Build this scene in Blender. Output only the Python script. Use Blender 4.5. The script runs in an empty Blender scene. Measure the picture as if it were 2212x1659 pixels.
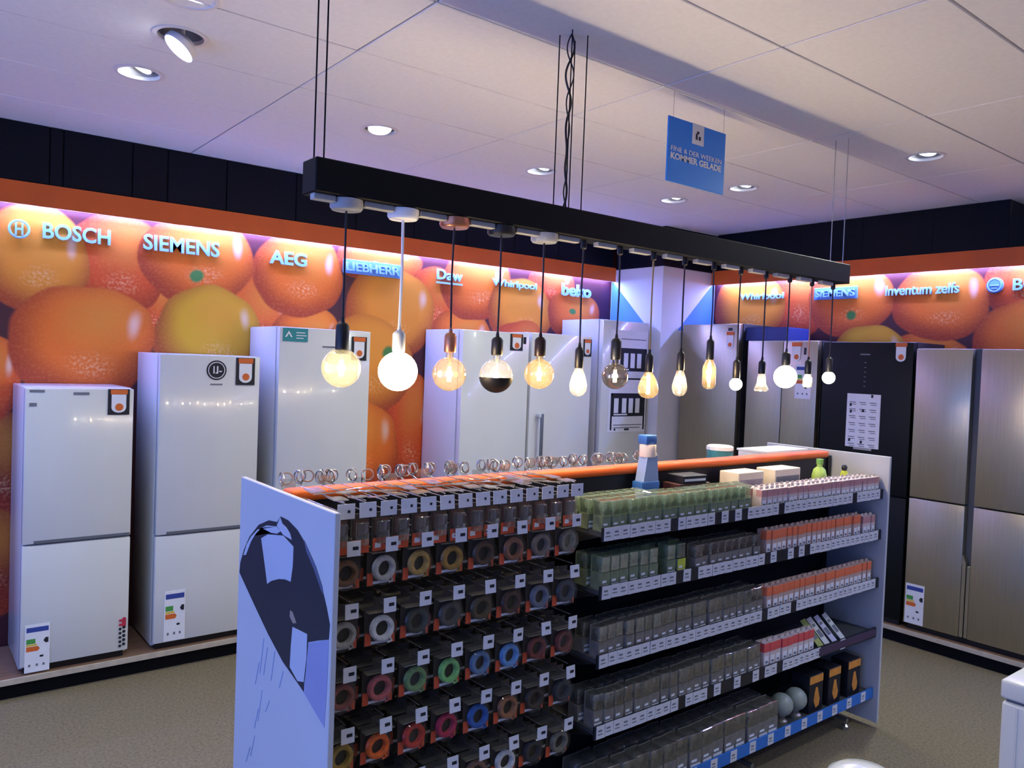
import bpy, bmesh, math, random
from mathutils import Vector, Matrix
random.seed(7)
D = bpy.data
C = bpy.context.scene.collection
sc = bpy.context.scene
PI = math.pi

# ------------------------------------------------------------------ camera
def set_camera():
    f, yaw, pit, rol = 1706.95, 0.667609, -0.027886, 0.038168
    cy, sy, cp, sp = math.cos(yaw), math.sin(yaw), math.cos(pit), math.sin(pit)
    fw = Vector((sy*cp, cy*cp, sp)); rt = Vector((cy, -sy, 0)); up = rt.cross(fw)
    r2 = math.cos(rol)*rt + math.sin(rol)*up
    u2 = -math.sin(rol)*rt + math.cos(rol)*up
    cam = D.cameras.new('camera'); o = D.objects.new('camera', cam); C.objects.link(o)
    cam.sensor_fit = 'HORIZONTAL'; cam.sensor_width = 36; cam.lens = f/2212*36
    cam.clip_start = 0.05
    m = Matrix((r2, u2, -fw)).transposed().to_4x4(); m.translation = (0, 0, 1.9)
    o.matrix_world = m
    sc.camera = o
set_camera()

# ------------------------------------------------------------------ world / exposure / light levels
w = D.worlds.new('world'); sc.world = w; w.use_nodes = True
w.node_tree.nodes['Background'].inputs[0].default_value = (0.17, 0.31, 1.0, 1)   # blue fill from the left, let in through the added glazing
w.node_tree.nodes['Background'].inputs[1].default_value = 3.5
sc.view_settings.view_transform = 'Standard'; sc.view_settings.look = 'None'
sc.view_settings.gamma = 1; sc.view_settings.use_curve_mapping = False
sc.view_settings.exposure = 0.14
sc.cycles.max_bounces = 7; sc.cycles.diffuse_bounces = 3; sc.cycles.glossy_bounces = 3; sc.cycles.adaptive_threshold = 0.03
SPOT_W = 34          # each recessed ceiling spot
SPOT_COL = (0.88, 1.0, 0.90)
BULB_W = 8.0         # each pendant bulb
BULB_COL = (1.0, 0.83, 0.60)
LED_STR = 110
LED_W = 88           # violet-blue line lamps under each pelmet
LED_COL = (0.27, 0.32, 1.0)
LED_COL2 = (0.20, 0.32, 1.0)

# ------------------------------------------------------------------ helpers
def S(r, g, b):
    def l(c):
        c /= 255.0
        return c/12.92 if c <= 0.04045 else ((c+0.055)/1.055)**2.4
    return (l(r), l(g), l(b), 1)

MATS = {}
def mat(name, col, rough=0.5, metal=0.0, noise=None, bump=None, coat=0.0, emit=None, strength=0.0, stretch=None, spec=None):
    if name in MATS: return MATS[name]
    m = D.materials.new(name); m.use_nodes = True; nt = m.node_tree
    b = nt.nodes['Principled BSDF']
    b.inputs['Base Color'].default_value = col
    b.inputs['Roughness'].default_value = rough
    b.inputs['Metallic'].default_value = metal
    b.inputs['Coat Weight'].default_value = coat
    if spec is not None: b.inputs['Specular IOR Level'].default_value = spec
    if emit: b.inputs['Emission Color'].default_value = emit; b.inputs['Emission Strength'].default_value = strength
    if noise or bump:
        tc = nt.nodes.new('ShaderNodeTexCoord'); mp = nt.nodes.new('ShaderNodeMapping')
        nt.links.new(tc.outputs['Object'], mp.inputs['Vector'])
        if stretch: mp.inputs['Scale'].default_value = stretch
    if noise:
        sc_, amt = noise
        n = nt.nodes.new('ShaderNodeTexNoise'); n.inputs['Scale'].default_value = sc_; n.inputs['Detail'].default_value = 4
        nt.links.new(mp.outputs[0], n.inputs['Vector'])
        r = nt.nodes.new('ShaderNodeValToRGB')
        r.color_ramp.elements[0].position = 0.3; r.color_ramp.elements[1].position = 0.7
        r.color_ramp.elements[0].color = tuple(max(0, c*(1-amt)) for c in col[:3])+(1,)
        r.color_ramp.elements[1].color = tuple(min(1, c*(1+amt)) for c in col[:3])+(1,)
        nt.links.new(n.outputs['Fac'], r.inputs[0]); nt.links.new(r.outputs[0], b.inputs['Base Color'])
    if bump:
        sb, st, dist = bump
        n2 = nt.nodes.new('ShaderNodeTexNoise'); n2.inputs['Scale'].default_value = sb; n2.inputs['Detail'].default_value = 3
        nt.links.new(mp.outputs[0], n2.inputs['Vector'])
        bp = nt.nodes.new('ShaderNodeBump'); bp.inputs['Strength'].default_value = st; bp.inputs['Distance'].default_value = dist
        nt.links.new(n2.outputs['Fac'], bp.inputs['Height']); nt.links.new(bp.outputs[0], b.inputs['Normal'])
    MATS[name] = m
    return m

def glass_mat(name, tint, diffuse=0.12, gloss=0.12, dcol=None, fres=0.6):
    """thin clear shell: tinted see-through + a little frosted body + sheen"""
    if name in MATS: return MATS[name]
    m = D.materials.new(name); m.use_nodes = True; nt = m.node_tree
    for n in list(nt.nodes): nt.nodes.remove(n)
    out = nt.nodes.new('ShaderNodeOutputMaterial')
    tr = nt.nodes.new('ShaderNodeBsdfTransparent'); tr.inputs[0].default_value = tint
    tl = nt.nodes.new('ShaderNodeBsdfTranslucent'); tl.inputs[0].default_value = dcol or tint
    df = nt.nodes.new('ShaderNodeBsdfDiffuse'); df.inputs[0].default_value = dcol or tint
    a0 = nt.nodes.new('ShaderNodeMixShader'); a0.inputs[0].default_value = 0.5
    nt.links.new(tl.outputs[0], a0.inputs[1]); nt.links.new(df.outputs[0], a0.inputs[2])
    a = nt.nodes.new('ShaderNodeMixShader'); a.inputs[0].default_value = diffuse
    nt.links.new(tr.outputs[0], a.inputs[1]); nt.links.new(a0.outputs[0], a.inputs[2])
    gl = nt.nodes.new('ShaderNodeBsdfGlossy'); gl.inputs['Roughness'].default_value = 0.08
    fr = nt.nodes.new('ShaderNodeLayerWeight'); fr.inputs[0].default_value = 0.25
    mu = nt.nodes.new('ShaderNodeMath'); mu.operation = 'MULTIPLY_ADD'; mu.inputs[1].default_value = fres; mu.inputs[2].default_value = gloss*0.5
    nt.links.new(fr.outputs['Facing'], mu.inputs[0])
    c = nt.nodes.new('ShaderNodeMixShader')
    nt.links.new(mu.outputs[0], c.inputs[0]); nt.links.new(a.outputs[0], c.inputs[1]); nt.links.new(gl.outputs[0], c.inputs[2])
    nt.links.new(c.outputs[0], out.inputs[0])
    MATS[name] = m
    return m

def emis(name, col, s):
    return mat(name, (0.8, 0.8, 0.8, 1), emit=tuple(col[:3])+(1,), strength=s)

class MB:
    def __init__(s): s.v = []; s.f = []; s.m = []
    def add(s, vs, fs, m=0):
        n = len(s.v); s.v += [tuple(p) for p in vs]; s.f += [tuple(i+n for i in f) for f in fs]; s.m += [m]*len(fs); return s
    def box(s, x0, y0, z0, x1, y1, z1, m=0):
        return s.add([(x0,y0,z0),(x1,y0,z0),(x1,y1,z0),(x0,y1,z0),(x0,y0,z1),(x1,y0,z1),(x1,y1,z1),(x0,y1,z1)],
                     [(0,3,2,1),(4,5,6,7),(0,1,5,4),(1,2,6,5),(2,3,7,6),(3,0,4,7)], m)
    def rbox(s, x0, y0, z0, x1, y1, z1, r=0.01, seg=2, m=0):
        bm = bmesh.new(); bmesh.ops.create_cube(bm, size=1)
        for v in bm.verts:
            v.co = ((x0+x1)/2+v.co.x*(x1-x0), (y0+y1)/2+v.co.y*(y1-y0), (z0+z1)/2+v.co.z*(z1-z0))
        bmesh.ops.bevel(bm, geom=list(bm.edges), offset=r, segments=seg, affect='EDGES', profile=0.5)
        bm.verts.index_update()
        s.add([v.co[:] for v in bm.verts], [tuple(v.index for v in f.verts) for f in bm.faces], m); bm.free(); return s
    def lathe(s, prof, c=(0,0,0), n=20, m=0, ax='z', cap=True):
        vs = []; fs = []
        for r, z in prof:
            for k in range(n):
                a = 2*PI*k/n; p = (r*math.cos(a), r*math.sin(a), z)
                if ax == 'y': p = (p[0], p[2], p[1])
                if ax == 'x': p = (p[2], p[0], p[1])
                vs.append((c[0]+p[0], c[1]+p[1], c[2]+p[2]))
        for i in range(len(prof)-1):
            for k in range(n):
                k2 = (k+1) % n
                fs.append((i*n+k, i*n+k2, (i+1)*n+k2, (i+1)*n+k))
        if cap:
            fs.append(tuple(range(n))[::-1]); fs.append(tuple((len(prof)-1)*n+k for k in range(n)))
        return s.add(vs, fs, m)
    def tube(s, pts, r, n=8, m=0):
        pts = [Vector(p) for p in pts]; vs = []; fs = []
        for i, p in enumerate(pts):
            t = (pts[min(i+1, len(pts)-1)]-pts[max(i-1, 0)]).normalized()
            a = t.orthogonal().normalized() if i == 0 else (pa - t*pa.dot(t)).normalized()
            pa = a; b = t.cross(a)
            for k in range(n):
                q = p + r*(math.cos(2*PI*k/n)*a + math.sin(2*PI*k/n)*b); vs.append(q[:])
        for i in range(len(pts)-1):
            for k in range(n):
                k2 = (k+1) % n; fs.append((i*n+k, i*n+k2, (i+1)*n+k2, (i+1)*n+k))
        fs.append(tuple(range(n))[::-1]); fs.append(tuple((len(pts)-1)*n+k for k in range(n)))
        return s.add(vs, fs, m)
    def torus(s, c, R, r, n=20, k=8, m=0, ax='y', sy=1.0):
        vs = []; fs = []
        for i in range(n):
            a = 2*PI*i/n
            for j in range(k):
                b = 2*PI*j/k; q = R + r*math.cos(b); h = r*sy*math.sin(b)
                p = (q*math.cos(a), h, q*math.sin(a)) if ax == 'y' else (q*math.cos(a), q*math.sin(a), h)
                vs.append((c[0]+p[0], c[1]+p[1], c[2]+p[2]))
        for i in range(n):
            for j in range(k):
                fs.append((i*k+j, i*k+(j+1) % k, ((i+1) % n)*k+(j+1) % k, ((i+1) % n)*k+j))
        return s.add(vs, fs, m)
    def prism(s, pts, ax, a, b, m=0):
        """polygon (2-D) pushed along an axis from a to b"""
        n = len(pts)
        def P(p, t): return (p[0], t, p[1]) if ax == 'y' else ((t, p[0], p[1]) if ax == 'x' else (p[0], p[1], t))
        vs = [P(p, a) for p in pts] + [P(p, b) for p in pts]
        fs = [tuple(range(n)), tuple(range(2*n-1, n-1, -1))] + [(i, n+i, n+(i+1) % n, (i+1) % n) for i in range(n)]
        return s.add(vs, fs, m)
    def mesh(s, name, mats, smooth=False):
        me = D.meshes.new(name); me.from_pydata(s.v, [], s.f)
        for mm in (mats if isinstance(mats, (list, tuple)) else [mats]): me.materials.append(mm)
        me.polygons.foreach_set('material_index', s.m)
        bm = bmesh.new(); bm.from_mesh(me); bmesh.ops.recalc_face_normals(bm, faces=list(bm.faces)); bm.to_mesh(me); bm.free()
        if smooth:
            me.polygons.foreach_set('use_smooth', [True]*len(me.polygons)); me.set_sharp_from_angle(angle=math.radians(40))
        me.update(); return me
    def build(s, name, mats, parent=None, loc=(0,0,0), smooth=False):
        return link(name, s.mesh(name, mats, smooth), parent, loc)

def link(name, me, parent=None, loc=(0,0,0), rot=None):
    o = D.objects.new(name, me); C.objects.link(o); o.location = loc
    if rot: o.rotation_euler = rot
    if parent: o.parent = parent
    return o
def tag(o, label, cat, group=None, kind=None):
    if label: o['label'] = label
    if cat: o['category'] = cat
    if group: o['group'] = group
    if kind: o['kind'] = kind
    return o
def root(name, label, cat, loc=(0,0,0), rz=0, group=None):
    o = D.objects.new(name, None); C.objects.link(o); o.location = loc; o.rotation_euler = (0,0,rz); o.empty_display_size = 0.05
    return tag(o, label, cat, group)
def struct(o): o['kind'] = 'structure'; return o
def copy_tree(o, loc, label=None, group=None, parent=None):
    c = o.copy(); C.objects.link(c); c.location = loc
    if parent: c.parent = parent
    if label: c['label'] = label
    if group: c['group'] = group
    for ch in o.children:
        d = ch.copy(); C.objects.link(d); d.parent = c
        for g in ch.children:
            e = g.copy(); C.objects.link(e); e.parent = d
    return c
def text_mesh(txt, w, h, depth=0.0, bold=0.0):
    cu = D.curves.new('lettering', 'FONT'); cu.body = txt; cu.extrude = 0.02 if depth else 0.0; cu.offset = bold
    cu.resolution_u = 3
    o = D.objects.new('lettering', cu); C.objects.link(o)
    dg = bpy.context.evaluated_depsgraph_get(); dg.update()
    me = D.meshes.new_from_object(o.evaluated_get(dg)); D.objects.remove(o)
    xs = [v.co.x for v in me.vertices]; ys = [v.co.y for v in me.vertices]
    x0, x1, y0, y1 = min(xs), max(xs), min(ys), max(ys)
    for v in me.vertices:           # stand upright in XZ, front toward -y, lower-left at origin
        v.co = ((v.co.x-x0)/(x1-x0)*w, -v.co.z*(depth/0.04) if depth else 0, (v.co.y-y0)/(y1-y0)*h)
    return me

# ------------------------------------------------------------------ shared materials
white_en = mat('white_enamel', S(214,217,215), 0.2, coat=0.4, noise=(3, 0.02))
white_mat = mat('white_board', S(225,226,230), 0.6, noise=(6, 0.02))
paper = mat('white_paper', S(228,230,236), 0.7, noise=(20, 0.03))
black_mt = mat('black_metal', S(5,7,12), 0.6, noise=(8, 0.2), spec=0.2)
black_pl = mat('black_plastic', S(14,14,17), 0.45, noise=(10, 0.15))
dark_ink = mat('dark_ink', S(22,24,34), 0.7, noise=(12, 0.2))
grey_ink = mat('grey_ink', S(110,114,124), 0.7, noise=(12, 0.1))
grey_pl = mat('grey_plastic', S(168,168,164), 0.5, noise=(10, 0.08))
orange_m = mat('orange_paint', S(222,98,24), 0.5, noise=(5, 0.06))
orange_ink = mat('orange_ink', S(226,110,30), 0.6, noise=(15, 0.08))
steel = mat('brushed_steel', S(178,170,147), 0.34, 0.85, noise=(5, 0.07), stretch=(30, 30, 0.6))
dark_side = mat('dark_cabinet_side', S(38,40,44), 0.5, noise=(6, 0.1))
chrome = mat('chrome_wire', S(190,190,190), 0.25, 0.9, noise=(30, 0.05))
clear_pl = glass_mat('clear_plastic', (0.86, 0.88, 0.86, 1), 0.10, 0.16, (0.7, 0.72, 0.7, 1))

# ------------------------------------------------------------------ SETTING: floor
carpet = mat('carpet', S(122,110,88), 0.95, noise=(70, 0.22), bump=(260, 0.6, 0.006), spec=0.1)
def make_carpet():
    nt = carpet.node_tree
    b = nt.nodes['Principled BSDF']; ramp = [n for n in nt.nodes if n.type == 'VALTORGB'][0]
    tc = [n for n in nt.nodes if n.type == 'TEX_COORD'][0]
    n2 = nt.nodes.new('ShaderNodeTexNoise'); n2.inputs['Scale'].default_value = 190; n2.inputs['Detail'].default_value = 2
    nt.links.new(tc.outputs['Object'], n2.inputs['Vector'])
    mx = nt.nodes.new('ShaderNodeMix'); mx.data_type = 'RGBA'; mx.blend_type = 'OVERLAY'; mx.inputs[0].default_value = 0.55
    nt.links.new(ramp.outputs[0], mx.inputs[6]); nt.links.new(n2.outputs['Fac'], mx.inputs[7])
    nt.links.new(mx.outputs[2], b.inputs['Base Color'])
make_carpet()
struct(MB().box(-2.3, -3.5, -0.1, 7.0, 5.43, 0).build('floor', carpet))

# ceiling: backing + single tiles
ZC = 3.17
ceil_back = mat('ceiling_grid', S(70,70,76), 0.9, noise=(5, 0.05))
tile_m = mat('ceiling_tile', S(243,240,240), 0.92, noise=(40, 0.025), bump=(220, 0.15, 0.001), spec=0.1)
ceiling = struct(MB().box(-2.3, -3.5, ZC+0.12, 7.0, 5.53, ZC+0.2).build('ceiling', ceil_back))
TX, TY = 1.216, 0.6038
J = 0.0042
tile_me = MB().rbox(J, J, 0, TX-J, TY-J, 0.0138, 0.003, 1).mesh('ceiling_tile', tile_m)
VIEW_SPOTS = [(.91,3.41),(.89,4.00),(2.14,4.00),(3.37,4.05),(4.64,4.00),(4.645,3.38),(4.66,2.154),(.83,3.02)]
HOLE_R = .096
def holed_tile(cx, cy):
    """tile with a round cut-out for a recessed spot"""
    b = MB(); n = 32; ring = []; rect = []
    for k in range(n):
        a = 2*PI*(k+.5)/n; dx, dy = math.cos(a), math.sin(a)
        ring.append((cx+HOLE_R*dx, cy+HOLE_R*dy))
        t = min(((TX-J-cx)/dx if dx > 0 else (J-cx)/dx) if abs(dx) > 1e-9 else 9, ((TY-J-cy)/dy if dy > 0 else (J-cy)/dy) if abs(dy) > 1e-9 else 9)
        rect.append((cx+t*dx, cy+t*dy))
    cor = [(J,J),(TX-J,J),(TX-J,TY-J),(J,TY-J)]
    for k in range(n):
        k2 = (k+1) % n; p, q = rect[k], rect[k2]
        poly = [ring[k], p]
        if abs(p[0]-q[0]) > 1e-6 and abs(p[1]-q[1]) > 1e-6:
            poly.append(min(cor, key=lambda c: (c[0]-(p[0]+q[0])/2)**2+(c[1]-(p[1]+q[1])/2)**2))
        poly += [q, ring[k2]]
        b.prism(poly, 'z', 0, .0138)
    return b.mesh('ceiling_tile', tile_m)
for i in range(-4, 5):
    for j in range(-8, 6):
        x = 1.515+i*TX; y = 1.836+j*TY
        if x > 6.9 or x < -2.6: continue
        h = [(sx-x, sy-y) for sx, sy in VIEW_SPOTS if HOLE_R+.01 < sx-x < TX-HOLE_R-.01 and HOLE_R+.01 < sy-y < TY-HOLE_R-.01]
        link('ceiling_tile', holed_tile(*h[0]) if h else tile_me, ceiling, (x, y, ZC))

# murals: printed oranges, one node group per fruit
def orange_group():
    g = D.node_groups.new('printed_orange', 'ShaderNodeTree')
    I = g.interface
    for nm, t in (('UV','NodeSocketVector'),('Center','NodeSocketVector'),('InvR','NodeSocketVector'),('Color','NodeSocketColor'),
                  ('Stem','NodeSocketVector'),('Noise','NodeSocketFloat'),('Prev','NodeSocketColor')):
        I.new_socket(nm, in_out='INPUT', socket_type=t)
    I.new_socket('Out', in_out='OUTPUT', socket_type='NodeSocketColor')
    N = g.nodes.new; L = g.links.new
    gi = N('NodeGroupInput'); go = N('NodeGroupOutput')
    sub = N('ShaderNodeVectorMath'); sub.operation = 'SUBTRACT'; L(gi.outputs['UV'], sub.inputs[0]); L(gi.outputs['Center'], sub.inputs[1])
    mul = N('ShaderNodeVectorMath'); mul.operation = 'MULTIPLY'; L(sub.outputs[0], mul.inputs[0]); L(gi.outputs['InvR'], mul.inputs[1])
    ln = N('ShaderNodeVectorMath'); ln.operation = 'LENGTH'; L(mul.outputs[0], ln.inputs[0])
    def mr(src, a, b, c, d):
        n = N('ShaderNodeMapRange'); n.interpolation_type = 'SMOOTHSTEP'
        n.inputs['From Min'].default_value = a; n.inputs['From Max'].default_value = b; n.inputs['To Min'].default_value = c; n.inputs['To Max'].default_value = d
        L(src, n.inputs['Value']); return n.outputs['Result']
    mask = mr(ln.outputs['Value'], 0.97, 1.03, 1, 0)
    def blob(off, scl):
        a = N('ShaderNodeVectorMath'); a.operation = 'SUBTRACT'; L(mul.outputs[0], a.inputs[0]); a.inputs[1].default_value = off
        b = N('ShaderNodeVectorMath'); b.operation = 'MULTIPLY'; L(a.outputs[0], b.inputs[0]); b.inputs[1].default_value = scl
        c = N('ShaderNodeVectorMath'); c.operation = 'LENGTH'; L(b.outputs[0], c.inputs[0]); return c.outputs['Value']
    def mix(fac, a, b, blend='MIX'):
        n = N('ShaderNodeMix'); n.data_type = 'RGBA'; n.blend_type = blend
        if isinstance(fac, float): n.inputs[0].default_value = fac
        else: L(fac, n.inputs[0])
        for s_, k in ((a, 6), (b, 7)):
            if isinstance(s_, tuple): n.inputs[k].default_value = s_
            else: L(s_, n.inputs[k])
        return n.outputs[2]
    rim = mr(blob((0.10, 0.18, 0), (1, 1, 1)), 0.55, 1.15, 0, 0.9)
    col = mix(rim, gi.outputs['Color'], S(156, 44, 14))
    yel = mr(blob((0.22, 0.42, 0), (1, 1, 1)), 0.0, 0.85, 0.5, 0)
    col = mix(yel, col, S(235, 160, 50))
    nz = N('ShaderNodeMath'); nz.operation = 'MULTIPLY'; nz.inputs[1].default_value = 0.16; L(gi.outputs['Noise'], nz.inputs[0])
    col = mix(nz.outputs[0], col, S(240, 150, 80))
    hl = mr(blob((0.66, 0.32, 0), (7.0, 3.0, 1)), 0.0, 1.0, 0.6, 0)
    col = mix(hl, col, S(245, 225, 205))
    h2 = mr(blob((0.1, -0.35, 0), (2.2, 3.6, 1)), 0.1, 1.0, 0.55, 0)
    h2n = N('ShaderNodeMath'); h2n.operation = 'MULTIPLY'; L(h2, h2n.inputs[0]); L(gi.outputs['Noise'], h2n.inputs[1])
    col = mix(h2n.outputs[0], col, S(255, 205, 150))
    ss = N('ShaderNodeVectorMath'); ss.operation = 'SUBTRACT'; L(mul.outputs[0], ss.inputs[0]); L(gi.outputs['Stem'], ss.inputs[1])
    sl = N('ShaderNodeVectorMath'); sl.operation = 'LENGTH'; L(ss.outputs[0], sl.inputs[0])
    col = mix(mr(sl.outputs['Value'], 0.09, 0.16, 1, 0), col, S(70, 130, 60))
    L(mix(mask, gi.outputs['Prev'], col), go.inputs[0])
    return g
OG = orange_group()
def mural_material(name, axis, fruits):
    m = D.materials.new(name); m.use_nodes = True; nt = m.node_tree; N = nt.nodes.new; L = nt.links.new
    b = nt.nodes['Principled BSDF']; b.inputs['Roughness'].default_value = 0.55
    tc = N('ShaderNodeTexCoord'); sp = N('ShaderNodeSeparateXYZ'); cb = N('ShaderNodeCombineXYZ')
    L(tc.outputs['Object'], sp.inputs[0]); L(sp.outputs['Z'], cb.inputs['Y'])
    if axis == 'x': L(sp.outputs['X'], cb.inputs['X'])
    else:
        ng = N('ShaderNodeMath'); ng.operation = 'MULTIPLY'; ng.inputs[1].default_value = -1; L(sp.outputs['Y'], ng.inputs[0]); L(ng.outputs[0], cb.inputs['X'])
    # a touch of wobble so that no fruit is a perfect ellipse
    wn = N('ShaderNodeTexNoise'); wn.inputs['Scale'].default_value = 2.5; wn.inputs['Detail'].default_value = 1; L(cb.outputs[0], wn.inputs['Vector'])
    ws = N('ShaderNodeVectorMath'); ws.operation = 'SUBTRACT'; ws.inputs[1].default_value = (0.5, 0.5, 0.5); L(wn.outputs['Color'], ws.inputs[0])
    wm = N('ShaderNodeVectorMath'); wm.operation = 'MULTIPLY'; wm.inputs[1].default_value = (0.12, 0.12, 0); L(ws.outputs[0], wm.inputs[0])
    wa = N('ShaderNodeVectorMath'); wa.operation = 'ADD'; L(cb.outputs[0], wa.inputs[0]); L(wm.outputs[0], wa.inputs[1])
    dn = N('ShaderNodeTexNoise'); dn.inputs['Scale'].default_value = 55; dn.inputs['Detail'].default_value = 2; L(cb.outputs[0], dn.inputs['Vector'])
    dr = N('ShaderNodeMapRange'); dr.inputs['From Min'].default_value = 0.45; dr.inputs['From Max'].default_value = 0.7; L(dn.outputs['Fac'], dr.inputs['Value'])
    prev = None
    for (x, z, rx, rz, col, stem) in fruits:
        g = N('ShaderNodeGroup'); g.node_tree = OG
        L(wa.outputs[0], g.inputs['UV']); L(dr.outputs[0], g.inputs['Noise'])
        g.inputs['Center'].default_value = (x, z, 0); g.inputs['InvR'].default_value = (1/rx, 1/rz, 0)
        g.inputs['Color'].default_value = col; g.inputs['Stem'].default_value = (stem[0], stem[1], 0) if stem else (9, 9, 0)
        if prev: L(prev, g.inputs['Prev'])
        else: g.inputs['Prev'].default_value = S(70, 22, 30)
        prev = g.outputs[0]
    L(prev, b.inputs['Base Color'])
    return m
OC = S(236, 112, 18); OR = S(222, 82, 20); OY = S(236, 146, 30); OYG = S(214, 166, 24); OSHADE = S(140, 38, 12)  # last one is darkened: shade beside the leftmost fridge put into the fruit colour
fl = [ # back to front: x, z, rx, rz, colour, stem
 (0.51,1.20,.30,.32,OSHADE,None),(0.40,0.62,.34,.36,OSHADE,None),(1.32,2.17,.26,.26,OR,None),(3.24,1.32,.24,.5,OR,None),(4.70,2.62,.28,.22,OR,None),
 (2.00,2.15,.30,.32,OR,None),(3.45,2.36,.30,.30,OR,None),(2.94,2.66,.36,.21,OC,None),(1.10,2.42,.30,.32,OR,None),
 (0.66,2.40,.30,.33,OY,None),(3.74,2.06,.32,.26,OC,None),(2.38,1.98,.28,.26,OC,None),(2.30,2.47,.34,.30,OC,None),
 (1.60,2.49,.37,.30,OC,(-.03,-.36)),(3.86,2.54,.37,.30,OC,None),(4.35,2.34,.36,.30,OY,None),(4.35,1.96,.34,.30,OR,None),
 (4.99,2.34,.33,.24,OC,(-.15,.2)),(3.06,2.25,.40,.34,OY,None),(0.42,1.70,.20,.26,OR,None),(1.69,2.01,.36,.32,OYG,None),
 (0.94,1.92,.41,.36,OC,None),(2.86,1.83,.42,.38,OY,(.42,.35)),(2.78,1.21,.37,.36,OC,None),(3.9,1.4,.4,.4,OC,None),(4.8,1.7,.4,.4,OC,None),
 (-.3,2.2,.42,.36,OC,None),(-1.1,2.4,.4,.36,OY,None),(-.7,1.6,.45,.4,OC,None),(-1.8,2.0,.45,.4,OC,None),(-2.7,2.3,.5,.4,OY,None)]
fr_ = [(-3.90,2.53,.26,.32,OR,None),(-2.14,2.59,.26,.26,OR,None),(-4.40,2.46,.38,.34,OY,None),(-3.42,2.51,.37,.29,OC,(.1,-.38)),
 (-2.82,1.99,.34,.24,OC,None),(-3.25,2.06,.30,.25,OYG,None),(-2.71,2.46,.36,.29,OC,None),(-2.13,2.15,.36,.30,OC,None),
 (-1.5,2.5,.36,.32,OY,None),(-1.2,2.0,.42,.36,OC,None),(-.5,2.4,.4,.36,OC,None),(.4,2.3,.44,.38,OY,None),(1.4,2.4,.44,.4,OC,None),(-3.6,1.5,.4,.4,OC,None),(-4.4,1.8,.4,.4,OC,None)]
def mural_wall(name, axis, a0, a1, n, d0, d1, z1, fruits):
    """one connected wall slab; each stretch only carries the fruits printed on it"""
    m = MB(); mats = []; cs = [a0+(a1-a0)*i/n for i in range(n+1)]
    def P(c, d, z): return (c, d, z) if axis == 'x' else (d, c, z)
    m.v = [P(c, d, z) for c in cs for d, z in ((d0,0),(d1,0),(d1,z1),(d0,z1))]
    for i in range(n):
        lo, hi = (cs[i], cs[i+1]) if axis == 'x' else (-cs[i+1], -cs[i])
        mats.append(mural_material('%s_print_%d' % (name, i), axis, [f for f in fruits if f[0]+f[2]*1.05 > lo-.08 and f[0]-f[2]*1.05 < hi+.08] or fruits[:1]))
        q = i*4
        for k in range(4): m.f.append((q+k, q+4+k, q+4+(k+1) % 4, q+(k+1) % 4)); m.m.append(i)
    m.f += [(0,1,2,3), (n*4+3,n*4+2,n*4+1,n*4)]; m.m += [0, n-1]
    return struct(m.build(name, mats))
wall_l = mural_wall('wall_left', 'x', -2.2, 6.3, 16, 5.43, 5.53, ZC+.2, fl)
wall_r = mural_wall('wall_right', 'y', -3.5, 5.43, 14, 6.20, 6.30, 2.82, fr_)
plaster = mat('blue_plaster', S(140,158,226), 0.85, noise=(4, 0.04))
WX, WY = -2.2, -3.5
plain = mat('pale_plaster', S(205,204,200), 0.85, noise=(4, 0.03))
struct(MB().box(WX-.1, WY, 0, WX, 5.53, .12).box(WX-.1, WY, 3.05, WX, 5.53, ZC+.2).box(WX-.1, 4.4, .12, WX, 5.53, 3.05).box(WX-.1, WY, .12, WX, -1.3, 3.05).build('wall_side', plain))
struct(MB().box(WX-.1, WY-.1, 0, 7.1, WY, ZC+.2).build('wall_back', plain))
frame_m = mat('added_window_frame', S(60,64,72), .4, .5, noise=(6,.1)); pane_m = glass_mat('added_window_glass', (.96,.97,.98,1), 0.0, .04)
def added_glazing(n, axis, a, b_):                    # one tall pane of the glazing added out of view to let in blue light
    m = MB(); g = MB(); P = WX if axis == 'x' else WY
    def bb(q, d0, d1, u0, z0, u1, z1):
        q.box(P-d1, u0, z0, P-d0, u1, z1) if axis == 'x' else q.box(u0, P-d1, z0, u1, P-d0, z1)
    for (u0, z0, u1, z1) in ((a,.12,a+.05,3.05),(b_-.05,.12,b_,3.05),(a+.05,.12,b_-.05,.17),(a+.05,3.0,b_-.05,3.05)): bb(m, .02, .08, u0, z0, u1, z1)
    bb(g, .045, .055, a+.05, .17, b_-.05, 3.0)
    wf = struct(m.build('added_window_%d' % n, frame_m)); g.build('pane', pane_m, wf)
for k in range(3): added_glazing(k+1, 'x', -1.3+k*1.9, -1.3+(k+1)*1.9)
pl_ = D.lights.new('added_window_portal', 'AREA'); pl_.shape = 'RECTANGLE'; pl_.size, pl_.size_y = 2.93, 5.7; pl_.cycles.is_portal = True  # guides the blue fill through the added glazing
po = D.objects.new('added_window_portal', pl_); C.objects.link(po); po.location = (WX-.13, 1.55, 1.585); po.rotation_euler = (0, -PI/2, 0)
struct(MB().box(7.0, -3.5, 0, 7.1, 5.53, ZC+.2).build('wall_far', plain))

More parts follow.
